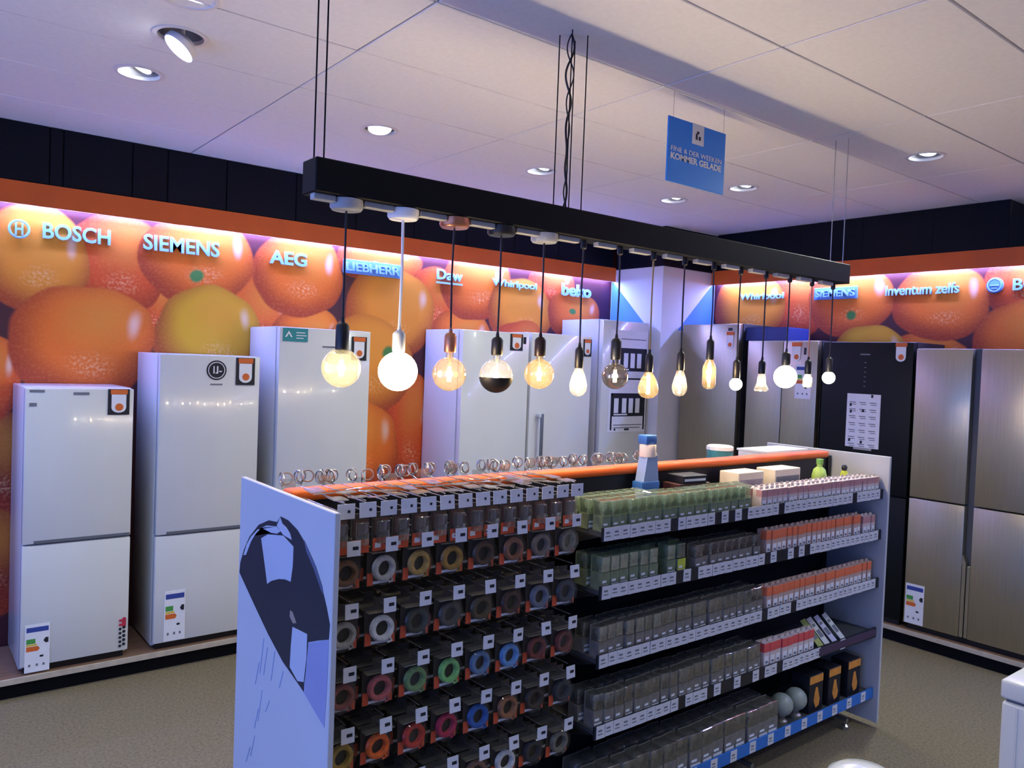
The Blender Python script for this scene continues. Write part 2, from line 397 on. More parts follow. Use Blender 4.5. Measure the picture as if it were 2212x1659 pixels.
# dark soffit boards
navy = mat('navy_board', S(6,10,24), 0.6, noise=(3, 0.25), spec=0.2)
navy_lit = mat('navy_board_lit', S(26,29,38), 0.55, noise=(3, 0.15))  # paler navy copy: light on the soffit's end face put into the colour
s1 = struct(MB().box(-2.2, 5.372, 2.832, 5.40, 5.43, ZC-0.001).build('trim_1', black_mt))
cuts = [-2.2,-1.6,-1.0,-0.3,.20,.721,.791,1.169,1.376,1.748,2.232,2.7,3.2,3.7,4.2,4.7,5.40]
for a, b in zip(cuts[:-1], cuts[1:]):
    MB().rbox(a+.003, 5.36, 2.834, b-.003, 5.3715, ZC-.002, .0025, 1).build('soffit_board', navy, s1)
s2 = struct(MB().box(6.142, 2.24, 2.832, 6.98, 4.72, ZC-0.001).build('trim_2', navy_lit))
cuts = [2.24,2.75,3.3,3.85,4.35,4.72]
for a, b in zip(cuts[:-1], cuts[1:]):
    MB().rbox(6.13, a+.0005, 2.834, 6.1415, b-.0005, ZC-.002, .001, 1).build('soffit_board', navy, s2)
# orange pelmets with the LED line behind their lip
led_m = emis('violet_led', LED_COL, LED_STR)
p1 = struct(MB().box(-2.2, 5.36, 2.70, 5.44, 5.372, 2.831).box(-2.2, 5.372, 2.819, 5.44, 5.43, 2.831).build('trim_3', orange_m))
MB().box(-2.1, 5.380, 2.706, 5.42, 5.392, 2.714).build('led_strip', led_m, p1)['label'] = 'violet glowing light line behind the orange lip'
p2 = struct(MB().box(6.13, -3.4, 2.70, 6.142, 4.775, 2.831).box(6.142, -3.4, 2.819, 6.20, 4.775, 2.831).build('trim_4', orange_m))
MB().box(6.150, -3.3, 2.706, 6.162, 4.75, 2.714).build('led_strip', led_m, p2)['label'] = 'violet glowing light line behind the orange lip'

def line_lamp(nm, par, loc, rot, ln):
    L = D.lights.new(nm, 'AREA'); L.shape = 'RECTANGLE'; L.size = ln; L.size_y = .010; L.energy = LED_W; L.color = LED_COL2
    o = D.objects.new(nm, L); C.objects.link(o); o.parent = par; o.location = loc; o.rotation_euler = rot
line_lamp('led_line', p1, (1.66, 5.378, 2.7015), (-math.radians(38), 0, 0), 7.5)
line_lamp('led_line', p2, (6.148, .7, 2.7015), (math.radians(38), 0, PI/2), 7.9)
# corner column with white/blue triangle cladding
colw = mat('column_white', S(222,222,228), 0.6, noise=(4, 0.02))
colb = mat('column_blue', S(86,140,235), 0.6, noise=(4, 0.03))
col = struct(MB().box(5.45, 4.78, 0, 6.195, 5.425, 2.815).build('wall_corner', colw))
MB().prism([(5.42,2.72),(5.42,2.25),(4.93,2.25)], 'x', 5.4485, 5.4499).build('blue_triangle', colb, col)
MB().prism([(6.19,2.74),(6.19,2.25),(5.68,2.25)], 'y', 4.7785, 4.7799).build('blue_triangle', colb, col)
MB().box(5.44, 4.765, 2.8155, 6.2, 5.36, ZC-.002).build('soffit_box', navy, col)

# plinths along both walls
wood = mat('plinth_wood', S(120,92,72), 0.5, noise=(6, 0.25), stretch=(1, 14, 1))
edge_m = mat('plinth_edge', S(190,178,160), 0.5, noise=(20, 0.12))
def plinth(lbl, kick, top, edge):
    r = root('display_plinth', lbl, 'platform', (kick[0], kick[1], 0), group='low plinths under the refrigerators')
    def bb(b, n, m): MB().box(b[0]-kick[0], b[1]-kick[1], b[2], b[3]-kick[0], b[4]-kick[1], b[5]).build(n, m, r)
    bb(kick, 'kick_board', black_mt); bb(top, 'top_board', wood); bb(edge, 'edge_strip', edge_m)
plinth('low wooden plinth with pale edge along the left mural wall', (-2.1,4.90,0,5.445,5.425,.088), (-2.1,4.872,.088,5.445,5.425,.115), (-2.1,4.86,.086,5.445,4.8715,.116))
plinth('low wooden plinth with pale edge along the right mural wall', (5.70,-3.3,0,6.19,4.775,.088), (5.672,-3.3,.088,6.19,4.775,.115), (5.6605,-3.3,.086,5.6715,4.775,.116))

# ------------------------------------------------------------------ ceiling spots
ring_m = mat('spot_ring', S(225,225,228), 0.4, noise=(10, 0.03))
lens_m = emis('spot_lens', (0.86, 0.9, 1.0), 9)
cup_m = mat('spot_cup', S(150,150,156), 0.45, noise=(10, 0.05))
def ceiling_spot(x, y, aim, lbl, drop=-0.022, watt=1.0):
    r = root('ceiling_spot', lbl, 'ceiling light', (x, y, ZC), group='recessed ceiling spots')
    MB().lathe([(.094,.010),(.094,-.001),(.106,-.001),(.106,-.004),(.089,-.005),(.086,.010)], n=36, cap=False).build('trim_ring', ring_m, r, smooth=True)
    MB().lathe([(.0005,.10),(.080,.10),(.086,.010)], n=30, cap=False).build('recess_cup', cup_m, r, smooth=True)
    d = Vector(aim).normalized(); q = d.to_track_quat('-Z', 'Y').to_euler()
    hd = MB().lathe([(.0005,.036),(.042,.036),(.066,.014),(.068,-.010),(.064,-.012)], n=30, cap=False).build('lamp_head', ring_m, r, (0,0,.030-drop), True)
    hd.rotation_euler = q
    MB().lathe([(.0635,-.0105),(.0005,-.013)], n=30, cap=False).build('lens', lens_m, hd)
    if drop > .05: MB().tube([(.012,.012,.07),(.012,.012,.035-drop)], .008).build('stem', ring_m, r)
    L = D.lights.new('spot_light', 'SPOT'); L.energy = SPOT_W*watt; L.color = SPOT_COL; L.spot_size = math.radians(130); L.spot_blend = 1.0; L.shadow_soft_size = 0.04
    lo = D.objects.new('spot_light', L); C.objects.link(lo); lo.parent = r
    lo.location = Vector((0,0,.030-drop)) + d*0.06; lo.rotation_euler = q
ceiling_spot(.91, 3.41, (-.6,.03,-.8), 'tilted ceiling spot with wide bright lens, nearest the top left corner', .075)
ceiling_spot(.89, 4.00, (-.62,0,-1), 'ceiling spot glowing left, just below the tilted spot at the top left')
ceiling_spot(2.14, 4.00, (-.1,-.3,-1), 'ceiling spot with bright oval lens above the left end of the black light bar', 0.012)
ceiling_spot(3.37, 4.05, (-.55,.1,-1), 'ceiling spot partly behind the middle suspension wires of the light bar')
ceiling_spot(4.64, 4.00, (-.55,.1,-1), 'faint ceiling spot to the lower left of the hanging blue sign')
ceiling_spot(4.645, 3.38, (-.55,.1,-1), 'faint ceiling spot just right of the hanging blue sign', watt=1.5)
ceiling_spot(4.66, 2.154, (-.55,.1,-1), 'ceiling spot at the far right, right of the light bar wires', watt=3.2)
ceiling_spot(.83, 3.02, (-.4,-.3,-1), 'ceiling spot cut by the top edge of the photo')
for k, (x, y) in enumerate([(-.35,2.2),(-1.5,2.2),(-.35,.95),(.9,.3),(.9,-.9),(2.14,-.9),(3.37,-.9),(4.64,.3),(-1.5,-.9),(4.64,-.9),(2.14,.3),(-.35,4.0)]):
    ceiling_spot(x, y, (0,0,-1), 'recessed ceiling spot over the shop floor behind the camera', watt=3.4 if x > 4 else 1.0)

# ------------------------------------------------------------------ hanging blue sign
sign_blue = mat('sign_blue', S(30,132,236), 0.5, noise=(4, 0.04))
sg = root('hanging_sign', 'blue hanging sign with white notch and white lettering under the ceiling', 'sign', (2.77, 2.44, 2.755))
MB().rbox(0, -.004, 0, .42, .004, .295, .002, 1).build('board', sign_blue, sg)
MB().box(.168, -.0055, .20, .252, -.0042, .295).box(.192, -.0065, .222, .205, -.0056, .250, 1).box(.214, -.0065, .222, .228, -.0056, .240, 1).box(.200, -.0065, .250, .216, -.0056, .262, 1).build('notch_logo', [white_mat, dark_ink], sg)
for t, z, h, b_ in (('FINE & DER WEEKEN', .142, .022, 0.0), ('KOMMER GELADE', .104, .030, 0.03)):
    o = link('lettering', text_mesh(t, .37, h, .0012, b_), sg, (.022, -.0052, z)); o.data.materials.append(white_mat)
for x in (.035, .405): MB().tube([(x,0,.29),(x,0,.414)], .0012, 6).build('suspension_wire', chrome, sg)

# ------------------------------------------------------------------ raised brand lettering on the murals
sign_w = mat('sign_lettering', S(158,210,250), 0.45, noise=(8, 0.04))
sign_b = mat('sign_lettering_blue', S(110,160,230), 0.45, noise=(8, 0.06))
def brand(txt, lbl, x, z, wd, h, wall='L', logo=None, bold=0.02, box=False):
    rz = 0 if wall == 'L' else -PI/2
    loc = (x, 5.428, z) if wall == 'L' else (6.198, x, z)
    r = root('wall_lettering', lbl, 'wall sign', loc, rz, 'light blue raised names on the murals')
    off = 0
    if logo == 'ring':
        MB().torus((h*.5, -.011, h*.5), h*.52, h*.07, 28, 8, sy=.6).box(h*.28, -.016, h*.12, h*.38, -.006, h*.88).box(h*.62, -.016, h*.12, h*.72, -.006, h*.88).box(h*.38, -.016, h*.44, h*.62, -.006, h*.56).build('round_logo', sign_w, r, (-h*1.75, 0, -h*.1), True)
    if logo == 'badge':
        MB().lathe([(.001,-.02),(h*.62,-.02),(h*.66,-.012),(h*.66,-.002)], (0,0,0), 28, ax='y').build('round_logo', sign_b, r, (-h*1.35, 0, h*.5), True)
        MB().torus((0,-.018,0), h*.52, h*.05, 28, 8).box(-h*.34, -.0225, -.006, h*.34, -.0205, .006).box(-h*.22, -.0225, -h*.3, h*.22, -.0205, -h*.2).build('logo_ring', sign_w, r, (-h*1.35, 0, h*.5), True)
    if box:
        MB().rbox(-.02, -.014, -.02, wd+.02, -.001, h+.02, .003, 1).build('backing', sign_b, r); off = -.0135
    o = link('letters', text_mesh(txt, wd, h, .012, bold), r, (0, -.007+off, 0)); o.data.materials.append(sign_w)
    return r
brand('BOSCH', 'light blue raised lettering with round logo, leftmost on the left mural', .70, 2.525, .365, .095, logo='ring')
brand('SIEMENS', 'light blue raised lettering second from the left on the left mural', 1.255, 2.525, .475, .10)
brand('AEG', 'short light blue raised lettering above the third white refrigerator', 2.075, 2.525, .275, .095, bold=.03)
brand('LIEBHERR', 'long light blue lettering on a blue strip behind the second pendant cord', 2.655, 2.535, .455, .065, box=True)
b5 = brand('Daw', 'underlined light blue raised lettering behind the copper pendant cord', 3.46, 2.545, .25, .085)
MB().box(0, -.014, -.032, .25, -.001, -.018).build('underline', sign_w, b5)
brand('Whirlpool', 'light blue raised lettering behind the fourth and fifth pendant cords', 4.02, 2.53, .49, .075)
brand('beko', 'light blue raised lettering at the right end of the left mural', 4.81, 2.525, .37, .115, bold=.04)
brand('Whirlpool', 'light blue raised lettering at the left end of the right mural', 4.485, 2.535, .455, .075, 'R')
brand('SIEMENS', 'light blue lettering on a blue strip above the black refrigerator', 3.715, 2.545, .345, .06, 'R', box=True)
brand('Inventum zelfs', 'wide light blue raised lettering above the steel refrigerator on the right mural', 3.12, 2.535, .55, .08, 'R')
brand('BOSCH', 'light blue raised lettering with round violet badge cut by the right edge', 2.215, 2.535, .39, .085, 'R', logo='badge')

# ------------------------------------------------------------------ refrigerators
card_or = mat('card_orange', S(214,104,40), 0.6, noise=(15, 0.06))
teal_m = mat('teal_sticker', S(16,132,140), 0.5, noise=(10, 0.06))
green_m = mat('label_green', S(70,150,70), 0.6, noise=(10, 0.06))
yellow_m = mat('label_yellow', S(222,190,60), 0.6, noise=(10, 0.06))
blue_m = mat('label_blue', S(48,70,150), 0.6, noise=(10, 0.06))
red_m = mat('label_red', S(190,40,70), 0.6, noise=(10, 0.06))
seal_m = mat('door_seal', S(96,100,108), 0.6, noise=(10, 0.06))
black_en = mat('black_glass_door', S(9,13,15), 0.5, coat=0.0, spec=0.25, noise=(3, 0.1))
grey_side = mat('grey_side_panel', S(196,198,206), 0.45, noise=(4, 0.03))

def circle(cx, cz, r, n=18): return [(cx+r*math.cos(2*PI*k/n), cz+r*math.sin(2*PI*k/n)) for k in range(n)]
def price_card(par, x0, z0, x1, z1, bg=True):
    b = MB(); wd = x1-x0; h = z1-z0
    if bg: b.box(x0, -.004, z0, x1, -.001, z1, 0)
    y = -.0055
    b.box(x0+wd*.12, y, z1-h*.20, x1-wd*.10, y+.002, z1-h*.02, 1)
    pts = [(x0+wd*.16, z1-h*.21), (x0+wd*.16, z0+h*.28)] + [(x0+wd*.5+wd*.34*math.cos(a), z0+h*.28+h*.2*math.sin(a)) for a in [PI+PI*k/8 for k in range(9)]] + [(x1-wd*.16, z1-h*.21)]
    b.prism(pts, 'y', y+.0005, y+.002, 2)
    b.prism(circle(x0+wd*.52, z0+h*.30, wd*.19), 'y', y-.0008, y+.0004, 1)
    return b.build('price_card', [dark_ink, card_or, paper], par)
def energy_label(par, x0, z0, x1, z1, blue=True):
    b = MB(); wd = x1-x0; h = z1-z0; y = -.0035
    b.box(x0, -.003, z0, x1, -.001, z1, 0)
    b.box(x0+wd*.06, y, z1-h*.16, x1-wd*.06, y+.0006, z1-h*.06, 1)
    b.box(x0+wd*.06, y, z1-h*.40, x0+wd*.42, y+.0006, z1-h*.30, 2)
    b.box(x0+wd*.06, y, z1-h*.45, x0+wd*.48, y+.0006, z1-h*.41, 3)
    b.prism([(x0+wd*.06, z1-h*.56), (x0+wd*.06, z1-h*.46), (x0+wd*.52, z1-h*.46), (x0+wd*.6, z1-h*.51), (x0+wd*.52, z1-h*.56)], 'y', y, y+.0006, 4)
    b.prism([(x1-wd*.26, z1-h*.36), (x1-wd*.18, z1-h*.30), (x1-wd*.06, z1-h*.30), (x1-wd*.06, z1-h*.41), (x1-wd*.18, z1-h*.41)], 'y', y, y+.0006, 5)
    for q in (.15, .45, .72): b.box(x0+wd*q, y, z0+h*.12, x0+wd*(q+.09), y+.0006, z0+h*.17, 6)
    b.box(x0+wd*.6, y, z0+h*.30, x0+wd*.75, y+.0006, z0+h*.34, 5)
    return b.build('energy_label', [paper, blue_m, green_m, yellow_m, card_or, dark_ink, grey_ink], par)

def fridge(lbl, loc, rz, W, Dp, H, splits=(), door_m=white_en, side_m=white_en, group='refrigerators along the walls', grip=True, vsplit=None, z0=.035):
    """front at local y=0 facing -y; splits are door joints above the base"""
    r = root('refrigerator', lbl, 'refrigerator', loc, rz, group)
    MB().rbox(0, .062, .012, W, Dp, H, .006, 2).build('body', side_m, r, smooth=True)
    MB().box(.02, .03, 0, W-.02, Dp-.03, .034).build('base', black_pl, r)
    MB().box(.012, .052, z0+.01, W-.012, .0625, H-.008).build('door_seal', seal_m, r)
    zs = [z0] + list(splits) + [H]
    xs = [(0, W)] if not vsplit else [(0, vsplit[0]), (vsplit[1], W)]
    for a, b in zip(zs[:-1], zs[1:]):
        for (xa, xb) in xs:
            d = MB().rbox(xa, 0, a+.004, xb, .052, b-.004, .007, 2).build('door', door_m, r, smooth=True)
    if grip:
        for s in splits:
            MB().box(W*.10, -.004, s+.006, W*.99, .004, s+.022).box(W*.06, .012, s-.012, W*.98, .03, s+.002).build('grip_strip', [seal_m], r)
    return r
PZ = .116
F1 = fridge('shortest white fridge-freezer at far left, with red and black strip sticker low on its door', (.567,4.89,PZ), 0, .535, .53, 1.55, (.70,))
price_card(F1, .40, 1.40, .512, 1.555-.01); energy_label(F1, .022, .008, .140, .268)
for bx_ in ((.228,1.512,.306,1.526),(.020,1.525,.09,1.538),(.020,1.45,.055,1.468)):
    MB().box(bx_[0], -.0025, bx_[1], bx_[2], .0008, bx_[3]).build('door_print', grey_ink, F1)
b = MB()
for k in range(7):
    z = .06+k*.0245
    b.prism(circle(.492, z+.008, .008, 8), 'y', -.0025, .0008, 1 if k < 5 else 0); b.prism(circle(.512, z+.016, .009, 8), 'y', -.0025, .0008, 0 if k > 4 else 1)
b.box(.500, -.0022, .18, .522, .0008, .226, 0)
b.build('strip_sticker', [red_m, dark_ink], F1)
F2 = fridge('white fridge-freezer with round dark badge, second from the left', (1.238,4.89,PZ), 0, .594, .53, 1.757, (.68,))
price_card(F2, .443, 1.577, .56, 1.745); energy_label(F2, .058, .045, .178, .345)
MB().prism(circle(.325, 1.665, .06, 26), 'y', -.0025, .0008, 0).prism(circle(.325, 1.665, .051, 24), 'y', -.0032, -.0024, 1).prism(circle(.325, 1.665, .046, 24), 'y', -.0040, -.0031, 0).box(.305,-.0048,1.645,.312,-.0039,1.690,1).box(.318,-.0048,1.645,.334,-.0039,1.652,1).box(.326,-.0048,1.652,.334,-.0039,1.690,1).box(.340,-.0048,1.655,.356,-.0039,1.662,1).box(.290,-.0025,1.575,.362,.0008,1.583,2).build('round_badge', [dark_ink, paper, grey_ink], F2)
F3 = fridge('white refrigerator with teal sticker at its top left, third from the left', (1.953,4.89,PZ), 0, .648, .53, 1.957, (.72,))
price_card(F3, .505, 1.755, .618, 1.915)
MB().box(.02, -.003, 1.862, .19, .0008, 1.948, 0).prism([(.035,1.89),(.06,1.93),(.085,1.89),(.075,1.89),(.06,1.913),(.045,1.89)], 'y', -.004, -.0029, 1).box(.11,-.004,1.90,.18,-.0029,1.905,1).box(.11,-.004,1.918,.17,-.0029,1.923,1).box(.11,-.004,1.882,.16,-.0029,1.887,1).build('teal_sticker', [teal_m, paper], F3)
MB().box(.295, -.0025, 1.832, .40, .0008, 1.842).build('door_print', grey_ink, F3)
F4 = fridge('white upright freezer with violet-lit side, left one of the pair behind the shelving', (3.372,4.89,PZ), 0, .645, .53, 2.018, (), grip=False)
price_card(F4, .45, 1.875, .575, 2.005)
MB().rbox(.582, -.004, 1.93, .61, .0008, 1.985, .002, 1).build('door_magnet', black_pl, F4)
F5 = fridge('white upright refrigerator with grey bar handle, right one of the pair behind the shelving', (4.042,4.89,PZ), 0, .668, .53, 2.03, (), grip=False)
price_card(F5, .565, 1.855, .660, 2.00)
hb = MB().rbox(.088, -.055, .70, .112, -.035, 1.375, .004, 2)
hb.build('bar_handle', mat('handle_grey', S(120,126,128), .35, .6, noise=(8,.05)), F5, smooth=True)
MB().rbox(.07, -.05, 1.345, .115, 0.002, 1.375, .004, 1).rbox(.07, -.05, .70, .115, 0.002, .73, .004, 1).build('handle_bracket', white_en, F5)
F6 = fridge('tallest white cabinet refrigerator with black diagram poster, beside the corner column', (4.83,4.88,PZ), 0, .575, .54, 2.185, (), grip=False, side_m=grey_side)
b = MB().box(.09, -.003, 1.20, .565, .0008, 2.10, 0)
def ink(x0, z0, x1, z1, m=1): b.box(x0, -.004, z0, x1, -.0028, z1, m)
ink(.22, 2.02, .54, 2.028, 2)
for z in (1.70, 1.30):               # two drawn fridge racks with white bottles
    ink(.12, z+.22, .555, z+.245); ink(.12, z-.08 if z < 1.5 else z, .14, z+.245); ink(.535, z-.08 if z < 1.5 else z, .555, z+.245)
    ink(.14, z+.04, .535, z+.22)
    for x in (.16, .26, .345, .43): b.box(x, -.0048, z+.07, x+.055, -.0039, z+.20, 0)
    b.box(.16, -.0048, z+.05, .33, -.0039, z+.062, 0)
ink(.12, 1.665, .555, 1.68)
ink(.16, 1.235, .50, 1.243, 2); ink(.16, 1.26, .52, 1.268, 2); ink(.17, 1.215, .19, 1.232, 1); ink(.30, 1.215, .36, 1.232, 1)
b.build('diagram_poster', [paper, dark_ink, grey_ink], F6)

# right wall (local x runs toward the viewer along -Y)
RX = 5.70; RZ = -PI/2
G0 = fridge('grey steel refrigerator beside the corner column on the right wall', (RX, 4.735, PZ), RZ, .612, .49, 2.188, (.95,), steel, dark_side, grip=False)
price_card(G0, .475, 1.955, .575, 2.12, False)
MB().rbox(.50, -.004, 2.125, .545, .0008, 2.15, .002, 1).build('door_magnet', black_pl, G0)
G1 = fridge('grey steel refrigerator under the dark blue box, left of the black refrigerator', (RX, 4.028, PZ), RZ, .645, .49, 2.044, (.93,), steel, dark_side, grip=False, vsplit=(.335,.339))
price_card(G1, .405, 1.86, .515, 2.03, False)
energy_label(G1, .46, 1.58, .60, 1.85)
MB().rbox(.525, -.004, 1.93, .545, .0008, 1.985, .002, 1).build('door_magnet', black_pl, G1)
BK = fridge('black refrigerator with white paper sheet on its door, on the right wall', (RX, 3.338, PZ), RZ, .69, .49, 2.035, (.92,), black_en, black_pl, grip=False)
price_card(BK, .55, 1.88, .655, 2.03, False)
b = MB().box(.215, -.003, 1.245, .472, .0008, 1.645, 0)
for rr in range(7):
    for cc in range(3):
        z = 1.60-rr*.052; x = .235+cc*.078
        b.box(x, -.0038, z-.022, x+.05, -.0029, z-.016, 2); b.box(x+.01, -.0038, z-.036, x+.052, -.0029, z-.031, 2)
for (x, z) in ((.237,1.55),(.335,1.51),(.238,1.285),(.33,1.275),(.40,1.62),(.24,1.50)): b.box(x, -.0042, z, x+.016, -.0029, z+.022, 1)
b.build('paper_sheet', [paper, dark_ink, grey_ink], BK)
MB().rbox(.28, -.006, 1.228, .42, .0008, 1.246, .002, 1).build('sheet_clip', grey_pl, BK)
b = MB().box(.30, -.002, 1.935, .375, .0008, 1.945)
for k in range(6): b.box(.335, -.002, 1.70+k*.035, .35, .0008, 1.706+k*.035)
b.build('door_print', grey_ink, BK)
ST = fridge('wide four-door steel refrigerator at the right edge of the photo', (RX, 2.628, PZ), RZ, .90, .49, 1.992, (.934,), steel, dark_side, grip=False, vsplit=(.372,.426))
MB().box(.370, .0525, .04, .428, .0615, 1.985).build('grip_channel', black_pl, ST)
for xa, xb in ((.3722,.397),(.403,.4258)): MB().rbox(xa, .001, .042, xb, .051, .53, .004, 1).build('door_edge', steel, ST)
MB().prism([(.3722,.531),(.3722,.60),(.3735,.60),(.397,.545),(.397,.531)], 'y', .001, .05).build('grip_end', steel, ST)
energy_label(ST, .012, .045, .14, .325)
bx = root('storage_box', 'dark blue flat box lying on top of the grey steel refrigerator', 'box', (5.80, 4.14, PZ+2.0445), RZ)
dkb = mat('dark_blue_carton', S(52,66,140), .6, noise=(6, .06))
MB().rbox(0, 0, 0, .42, .32, .11, .004, 1).build('carton', dkb, bx)
MB().box(.002, .002, .1095, .418, .318, .1135).box(.19, -.001, .02, .23, .001, .11).build('carton_lid', dkb, bx)

# ------------------------------------------------------------------ washing machine and white canister
WM = root('washing_machine', 'white washing machine corner at the lower right edge of the photo', 'washing machine', (3.09, .47, 0))
MB().rbox(0, 0, .02, .60, .60, .775, .012, 3).build('body', white_en, WM, smooth=True)
MB().rbox(-.004, -.004, .785, .604, .604, .852, .010, 3).build('top_panel', white_en, WM, smooth=True)
MB().box(.012, .012, .77, .588, .588, .79).build('joint_line', seal_m, WM)
MB().rbox(-.003, .545, .03, .004, .552, .765, .001, 1).build('side_rib', white_en, WM)
MB().lathe([(.2,-.02),(.2,-.005),(.16,-.03),(.14,-.03)], (.3,0,.42), 32, ax='y', cap=False).build('door_ring', chrome, WM, smooth=True)
MB().lathe([(.155,-.022),(.001,-.035)], (.3,0,.42), 32, ax='y', cap=False).build('door_glass', black_pl, WM, smooth=True)
for x in (.06, .54):
    for y in (.06, .54): MB().lathe([(.02,0),(.02,.022)], (x,y,0), 10).build('foot', black_pl, WM)
CN = root('white_canister', 'white round-topped canister at the bottom edge of the photo', 'canister', (2.045, 1.02, 0))
MB().lathe([(.085,0),(.092,.02),(.092,.80)], n=32).build('body', white_en, CN, smooth=True)
MB().lathe([(.097,.80),(.098,.815),(.092,.835),(.070,.850),(.035,.857),(.0005,.858)], n=32).build('lid', white_en, CN, smooth=True)

# ------------------------------------------------------------------ GONDOLA
G = root('shelving_unit', 'long double-sided shop shelving unit with orange top rail in the centre', 'shelving unit', (0, 0, 0))
panel_w = mat('end_panel_white', S(184,187,194), .5, noise=(5, .02))
EP = MB().rbox(.955, 1.965, .03, .973, 2.695, 1.47, .002, 1).build('end_panel', panel_w, G)
EP['label'] = 'white end panel with black and white printed picture'
pk = mat('print_black', S(30,34,46), .5, noise=(6, .1)); pg = mat('print_grey', S(140,146,184), .5, noise=(6, .05)); pp = mat('print_pale', S(176,183,200), .5, noise=(6, .03))
# the printed picture, as (y, z) outlines on the panel face
PRINT = {
 'black': [(2.684,1.141),(2.678,1.177),(2.646,1.229),(2.598,1.282),(2.518,1.337),(2.433,1.367),(2.365,1.374),(2.340,1.396),(2.279,1.395),(2.209,1.379),(2.148,1.350),(2.088,1.310),(2.035,1.259),(1.996,1.203),(1.974,1.163),(1.978,1.121),(2.048,1.097),(2.111,1.073),(2.115,1.026),(2.127,0.952),(2.129,0.922),(2.189,0.936),(2.289,0.959),(2.412,1.008),(2.529,1.064)],
 'grey': [(2.108,1.072),(1.978,1.120),(1.979,0.999),(1.988,0.872),(2.135,0.922),(2.120,0.976),(2.115,1.026)],
 'hole': [(2.491,1.298),(2.437,1.321),(2.311,1.342),(2.232,1.324),(2.233,1.266),(2.245,1.216),(2.287,1.213),(2.337,1.202),(2.395,1.182),(2.429,1.164),(2.452,1.216)],
 'hole2': [(2.221,1.086),(2.116,1.095),(2.117,1.025),(2.130,0.951),(2.173,0.939),(2.232,0.961),(2.229,1.023)],
 'arc': [(2.648,1.209),(2.621,1.250),(2.581,1.286),(2.525,1.320),(2.447,1.348),(2.364,1.360),(2.333,1.351),(2.362,1.338),(2.410,1.332),(2.493,1.332),(2.540,1.303),(2.580,1.270),(2.624,1.215)],
 'arc2': [(2.340,1.394),(2.321,1.377),(2.289,1.371),(2.260,1.358),(2.247,1.342),(2.311,1.344),(2.364,1.363)],
 'tan': [(2.242,1.130),(2.224,1.129),(2.195,1.105),(2.218,1.097),(2.244,1.111)],
 'edge': [(2.158,1.359),(2.128,1.338),(2.075,1.302),(2.029,1.256),(2.019,1.233),(2.034,1.244),(2.087,1.292),(2.140,1.330)],
}
pt = mat('print_tan', S(150,132,120), .5, noise=(6,.1)); pe = mat('print_edge', S(84,92,122), .5, noise=(6,.1))
for k, m, lay in (('black',pk,0),('grey',pg,0),('hole',pp,1),('hole2',pp,1),('arc',pp,1),('arc2',pp,1),('tan',pt,1),('edge',pe,1)):
    MB().prism(PRINT[k], 'x', .9540-.0009*lay, .9549-.0009*lay).build('printed_shape', m, EP)
b = MB()
for (ya, za, yb, zb) in [(2.450,0.984,2.475,0.862),(2.417,0.965,2.444,0.867),(2.356,0.972,2.381,0.870),(2.483,0.896,2.513,0.813),(2.452,0.816,2.479,0.704),(2.479,0.746,2.509,0.668),(2.388,0.803,2.419,0.757),(2.504,0.645,2.535,0.565),(2.287,0.931,2.314,0.871),(2.542,0.593,2.575,0.529)]:
    b.prism([(ya,za),(yb,zb),(yb-.006,zb),(ya-.006,za)], 'x', .9535, .9549)
b.build('printed_lines', mat('print_line', S(160,172,200), .5, noise=(6,.1)), EP)['kind'] = 'stuff'
RP = MB().rbox(4.20, 2.045, .03, 4.218, 2.80, 1.47, .002, 1).build('end_panel', panel_w, G)
GX0, GX1, BX = .975, 4.198, 2.085
dk = mat('shelf_dark', S(30,31,36), .5, noise=(6, .15)); shelf_m = mat('shelf_grey', S(70,72,76), .45, noise=(6, .1))
MB().box(GX0, 2.385, .06, GX1, 2.415, 1.43).build('back_board', dk, G)
for x in (GX0+.02, BX, GX1-.02): MB().box(x-.015, 2.375, 0, x+.015, 2.425, 1.44).build('upright', dk, G)
MB().rbox(GX0+.02, 2.362, 1.432, GX1-.05, 2.438, 1.468, .012, 3).build('top_rail', orange_m, G, smooth=True)
G.children[-1]['label'] = 'glossy orange top rail'
MB().box(GX0, 2.10, .03, BX, 2.385, .14).build('base_box', dk, G)
for x in (1.1, 1.95, 2.3, 3.2, 4.05):
    MB().tube([(x,2.13,.05),(x,2.70,.05)], .014, 8).lathe([(.02,0),(.02,.02),(.008,.03),(.008,.06)], (x,2.14,0), 10).lathe([(.02,0),(.02,.02),(.008,.03),(.008,.06)], (x,2.66,0), 10).build('base_foot', chrome, G)
MB().box(GX0, 2.416, .10, GX1, 2.72, .13).build('far_shelf', shelf_m, G)
for z in (.45, .80): MB().box(GX0, 2.416, z, GX1, 2.68, z+.02).build('far_shelf', shelf_m, G)

